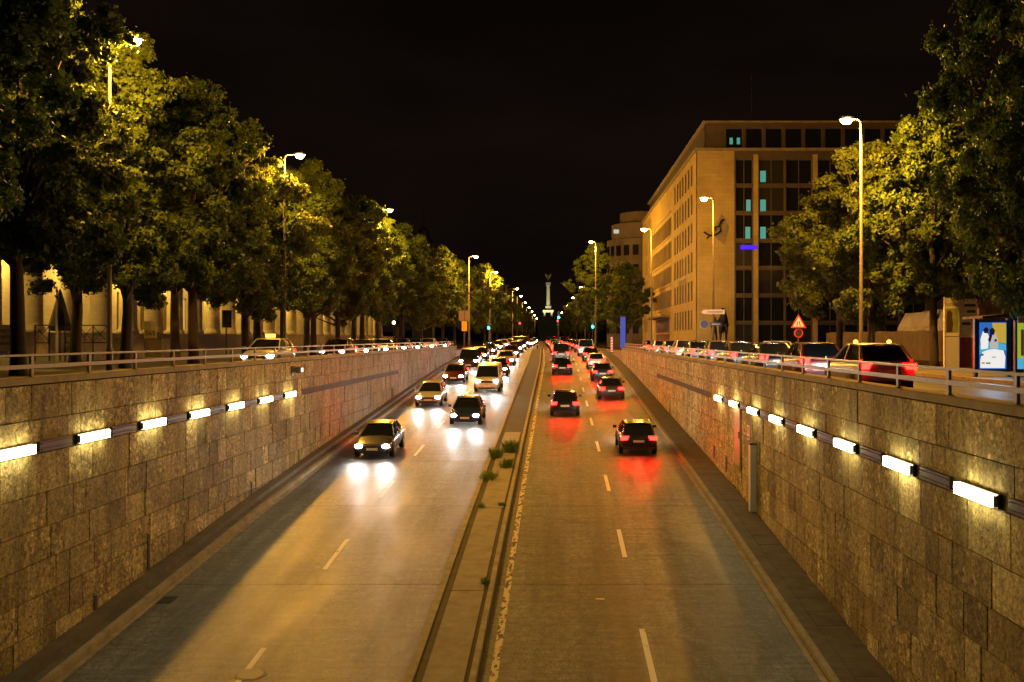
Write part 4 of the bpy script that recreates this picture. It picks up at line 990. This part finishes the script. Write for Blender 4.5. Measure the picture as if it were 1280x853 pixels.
# ================================================================ cars
def apply_sub(mb, name, lv=2):
    me = mb.mesh(name, True); o = bpy.data.objects.new('tmp', me); col.objects.link(o); m = o.modifiers.new('s', 'SUBSURF'); m.levels = lv; m.render_levels = lv
    dg = bpy.context.evaluated_depsgraph_get(); r_ = bpy.data.meshes.new_from_object(o.evaluated_get(dg)); bpy.data.objects.remove(o); r_.polygons.foreach_set('use_smooth', [True] * len(r_.polygons)); return r_
def car_proto(kind):
    P = {'saloon': dict(st=[(-2.25, .60, .34, .60), (-2.18, .80, .24, .68), (-1.9, .87, .2, .77), (-1.2, .90, .2, .90), (-.8, .905, .2, .95), (0, .91, .2, .95), (.9, .91, .2, .97), (1.6, .89, .2, .99), (2.05, .86, .24, .97), (2.2, .80, .3, .9), (2.26, .64, .4, .78)],
                        cab=[(-1.0, .93, .80), (-.22, 1.38, .60), (.35, 1.45, .62), (1.0, 1.40, .60), (1.72, .98, .72)], wh=(-1.38, 1.36)),
         'hatchback': dict(st=[(-1.98, .60, .34, .62), (-1.92, .80, .24, .72), (-1.65, .86, .2, .82), (-1.1, .88, .2, .93), (-.7, .885, .2, .97), (0, .89, .2, .97), (.8, .89, .2, 1.0), (1.5, .87, .22, 1.02), (1.88, .84, .26, 1.0), (1.97, .78, .34, .92), (2.0, .62, .42, .8)],
                           cab=[(-.95, .95, .78), (-.15, 1.42, .60), (.4, 1.49, .62), (1.35, 1.44, .60), (1.86, 1.0, .74)], wh=(-1.25, 1.22)),
         'van': dict(st=[(-2.4, .66, .36, .8), (-2.34, .86, .26, .95), (-2.1, .94, .22, 1.08), (-1.6, .97, .22, 1.16), (-1.0, .98, .22, 1.18), (0, .98, .22, 1.18), (1.2, .98, .22, 1.18), (2.0, .97, .22, 1.18), (2.36, .95, .26, 1.17), (2.44, .93, .34, 1.12), (2.46, .8, .42, 1.0)],
                     cab=[(-1.75, 1.13, .88), (-.95, 1.88, .76), (0, 1.96, .78), (2.1, 1.94, .78), (2.38, 1.16, .90)], wh=(-1.5, 1.45))}[kind]
    t = bpy.data.objects.new('car', None); col.objects.link(t)
    mb = MB(); st = P['st']; v = []
    for y, w_, zb, zt in st:
        half = [(0, zb), (.72 * w_, zb), (.95 * w_, zb + .07), (w_, zb + .5 * (zt - zb)), (.985 * w_, zt - .12), (.90 * w_, zt - .015), (.45 * w_, zt + .012), (0, zt + .015)]
        ring = [(x, z) for x, z in half] + [(-x, z) for x, z in half[-2:0:-1]]
        v += [(x, y, z) for x, z in ring]
    n = 14; f = []
    for i in range(len(st) - 1):
        for k in range(n): f.append((i * n + k, i * n + (k + 1) % n, (i + 1) * n + (k + 1) % n, (i + 1) * n + k))
    f.append(tuple(range(n - 1, -1, -1))); f.append(tuple((len(st) - 1) * n + k for k in range(n)))
    mb.poly(v, f); body = apply_sub(mb, 'body', 2); obj('body', body, plain('car_paint_black', (.012, .012, .014), .25), t)
    c = P['cab']; L = [(-w_, y, z) for y, z, w_ in c]; Rr = [(w_, y, z) for y, z, w_ in c]
    gl = plain('car_glass', (.01, .012, .014), .06)
    MB().poly([L[0], Rr[0], Rr[1], L[1]], [(0, 1, 2, 3)]).build('windscreen', gl, t); MB().poly([L[4], Rr[4], Rr[3], L[3]], [(0, 1, 2, 3)]).build('rear_window', gl, t)
    for S in (L, Rr): MB().poly(S, [(0, 1, 2, 3, 4)]).build('side_window', gl, t)
    rm = MB(); N = 9; vv = []
    for i in (1, 2, 3):
        y, z, w_ = c[i]
        for k in range(N):
            a = -1 + 2 * k / (N - 1); vv.append((a * (w_ + .015), y + (-.05 if i == 1 else .05 if i == 3 else 0), z + .045 * (1 - a ** 4) + .004))
    rm.poly(vv, [(i * N + k, i * N + k + 1, (i + 1) * N + k + 1, (i + 1) * N + k) for i in range(2) for k in range(N - 1)]); rf = apply_sub(rm, 'roof', 1); obj('roof', rf, plain('car_paint_black', (.012, .012, .014), .25), t)
    for S in (L, Rr):
        pm = MB(); pm.tube([S[0], S[1]], .035, 6).tube([S[1], S[2], S[3]], .03, 6).tube([S[3], S[4]], .05, 6)
        mid = (S[2][0], S[2][1] + .05, S[2][2]); bot = (S[0][0] * 1.04, mid[1] + .02, c[0][1] + .0); pm.tube([bot, mid], .035, 6); pm.build('pillars', plain('car_paint_black', (.012, .012, .014), .25), t)
    wy = P['wh']; hw = max(s_[1] for s_ in st)
    wm = MB().lathe([(.22, -.11), (.30, -.11), (.325, -.07), (.325, .07), (.30, .11), (.22, .11)], 20).mesh('tyre', True); wm.materials.append(M_BLACK)
    rmm = MB().lathe([(.22, 0), (.20, .015), (.06, .02), (.05, .03)], 10).mesh('rim'); rmm.materials.append(plain('alloy', (.45, .45, .45), .35, .8))
    am = MB().lathe([(.39, -.01), (.39, .012)], 20).mesh('arch'); am.materials.append(M_BLACK)
    for yy in wy:
        for s in (-1, 1):
            ty = obj('wheel', wm, None, t, (s * (hw - .095), yy, .325)); ty.rotation_euler = (0, R(90) * s, 0)
            obj('rim', rmm, None, ty, (0, 0, .092))
            ar = obj('wheel_arch', am, None, t, (s * (hw - .022), yy, .36)); ar.rotation_euler = (0, R(90) * s, 0)
    fy, ry = st[0][0], st[-1][0]; zf, zt_ = st[1][3], st[-2][3]
    hm = MB().lathe([(.0, -.05), (.10, -.03), (.13, .02), (.11, .06), (.03, .085)], 14).mesh('headlight', True); hm.materials.append(E_HEAD)
    tb = MB().box(-.18, .18, -.04, .04, -.085, .085).mesh('tail_light'); tb.materials.append(E_TAIL)
    ww = st[1][1]
    for s in (-1, 1):
        o = obj('headlight', hm, None, t, (s * (ww - .17), fy + .06, zf - .06)); o.rotation_euler = (R(90), 0, 0); o.scale = (1.35, .72, 1)
        o = obj('tail_light', tb, None, t, (s * (ww - .15), ry - .02, zt_ - .08)); o.rotation_euler.z = -s * R(-14)
        MB().box(s * (hw + .09) - .09, s * (hw + .09) + .09, c[0][0] + .2, c[0][0] + .3, c[0][1] + .02, c[0][1] + .15).build('mirror', plain('car_paint_black', (.012, .012, .014), .25), t)
    MB().box(-.42, .42, fy - .01, fy + .12, zf - .2, zf - .06).build('grille', M_BLACK, t); MB().box(-.60, .60, fy + .0, fy + .14, .30, .40).build('bumper_intake', M_BLACK, t); MB().box(-.26, .26, fy - .022, fy - .011, .43, .54).build('number_plate', M_WHITE, t)
    MB().box(-.26, .26, ry + .005, ry + .018, zt_ - .28, zt_ - .17).build('number_plate', M_WHITE, t); MB().box(-.7, .7, ry - .12, ry + .012, .3, .42).build('rear_bumper', M_BLACK, t)
    return t, fy, ry, zf, zt_, ww
PROTO = {k: car_proto(k) for k in ('saloon', 'hatchback', 'van')}
used = set()
HD = bpy.data.lights.new('headlight_beam', 'SPOT'); HD.energy = 380; HD.color = (1, .95, .88); HD.spot_size = R(72); HD.spot_blend = .9; HD.shadow_soft_size = .1
HO = HD.copy(); HO.name = 'oncoming_beam'; HO.energy = 400
TL = bpy.data.lights.new('tail_glow', 'SPOT'); TL.energy = 130; TL.spot_size = R(150); TL.spot_blend = .5; TL.color = (1, .03, .015); TL.shadow_soft_size = .15
PAINTS = {'black': (.012, .012, .014), 'dark grey': (.05, .05, .055), 'silver': (.38, .38, .38), 'white': (.62, .61, .58), 'dark blue': (.015, .03, .09), 'dark red': (.12, .012, .012)}
def slope(d): return math.atan2(zr(d + 2) - zr(d - 2), 4)
def car(x, d, kind, paint_, label, group, facing, z=None, pitch=True, beam=True, name='car'):
    """d is the distance of the end that faces the camera; facing -1 comes toward it, +1 drives away"""
    p, fy, ry, zf, zt_, ww = PROTO[kind]
    if kind in used: t = copy_tree(p)
    else: used.add(kind); t = p
    half = -fy if facing < 0 else ry; dc = d + half
    t.location = (x, dc, (zr(dc) if z is None else z) + .008); sl_ = slope(dc) if (pitch and z is None) else 0
    t.rotation_euler = (sl_ if facing < 0 else -sl_, 0, 0 if facing < 0 else math.pi)
    tag(t, label, 'car', group); pm = plain('car_paint_' + paint_.replace(' ', '_'), PAINTS[paint_], .25, .2, .08, 2)
    for ch in t.children:
        if ch.name.split('.')[0] in ('body', 'roof', 'pillars', 'mirror'): ch.material_slots[0].link = 'OBJECT'; ch.material_slots[0].material = pm
    for ch in list(t.children):
        if ch.type == 'LIGHT': bpy.data.objects.remove(ch)
    t2 = []
    if beam and d < 125:
        for s in (-1, 1):
            o = bpy.data.objects.new('headlight_beam', HD if facing > 0 or z is not None else HO); t2.append(o); o.location = (s * (ww - .17), fy - .12, zf - .06); o.rotation_euler = (R(76 if facing > 0 else 82), 0, R(180))
    if facing > 0 and d < 125: o = bpy.data.objects.new('tail_glow', TL); t2.append(o); o.location = (0, ry + .12, zt_ - .1); o.rotation_euler = (R(62), 0, 0)
    for o in t2: LIGHTS.append((o, t))
    return t
LIGHTS = []
KS = ['saloon', 'hatchback', 'saloon', 'van', 'hatchback', 'saloon']; PS = ['dark grey', 'black', 'dark blue', 'silver', 'black', 'white', 'dark red', 'dark grey']
def lane(xs, ds, lane_name, group, facing, off=0, z=None, lights_word='headlights'):
    for i, d in enumerate(ds):
        k = KS[(i + off) % len(KS)]; p = PS[(i * 3 + off) % len(PS)]
        if (d < 60 or z) and k == 'van': k = 'hatchback'
        x = xs(d) if callable(xs) else xs
        car(x, d, k, p, f'{p} {k}, {lights_word} lit, {lane_name}, {ORD[i]} from the camera', group, facing, z(d) if z else None)
lq = lambda d, x: xo(d) + (x + 1.2) * (1 - .24 * min(1, max(0, (d - 115) / 80))) - 1.2
lane(lambda d: lq(d, -8.5), [46, 66, 82, 96, 110, 124, 138, 153, 170, 190, 215, 245, 280, 320], 'outer oncoming lane', 'oncoming cars on the left carriageway', -1, 0)
lane(lambda d: lq(d, -5.25), [57, 75, 89, 102, 116, 131, 146, 161, 180, 202, 230, 262, 300, 345], 'inner oncoming lane', 'oncoming cars on the left carriageway', -1, 2)
lane(lambda d: lq(d, .5), [61, 90, 108, 120, 131, 142, 153, 164, 176, 189, 205, 225, 250, 285], 'inner lane driving away', 'cars driving away on the right carriageway', 1, 1, lights_word='red tail lights')
lane(lambda d: lq(d, 3.85), [47, 70, 84, 97, 110, 121, 132, 143, 154, 166, 179, 194, 212, 235, 265], 'outer lane driving away', 'cars driving away on the right carriageway', 1, 4, lights_word='red tail lights')
lane(lambda d: 9.6, [29, 36, 43.2, 50.5, 58, 66, 74, 82, 90.5, 99], 'right side street near lane', 'cars on the right side street', 1, 3, z=lambda d: -.02, lights_word='red tail lights')
lane(lambda d: 12.6 - max(0, d - 60) * .05, [47, 56, 66, 75, 85], 'right side street far lane', 'cars on the right side street', 1, 0, z=lambda d: -.02, lights_word='red tail lights')
lane(lambda d: -14.4, [48, 64, 72, 80.5, 90, 99, 110, 123], 'left side street', 'cars on the left side street', -1, 3, z=lambda d: zleft(d) - .02)
tx = next(o for o in col.objects if o.get('label', '').endswith('left side street, first from the camera'))
MB().box(-.22, .22, .2, .42, 1.56, 1.72).build('roof_sign', E_AMBER, tx); tx['label'] = 'dark car with an amber lit roof sign on the left side street'
for o, t in LIGHTS: col.objects.link(o); o.parent = t
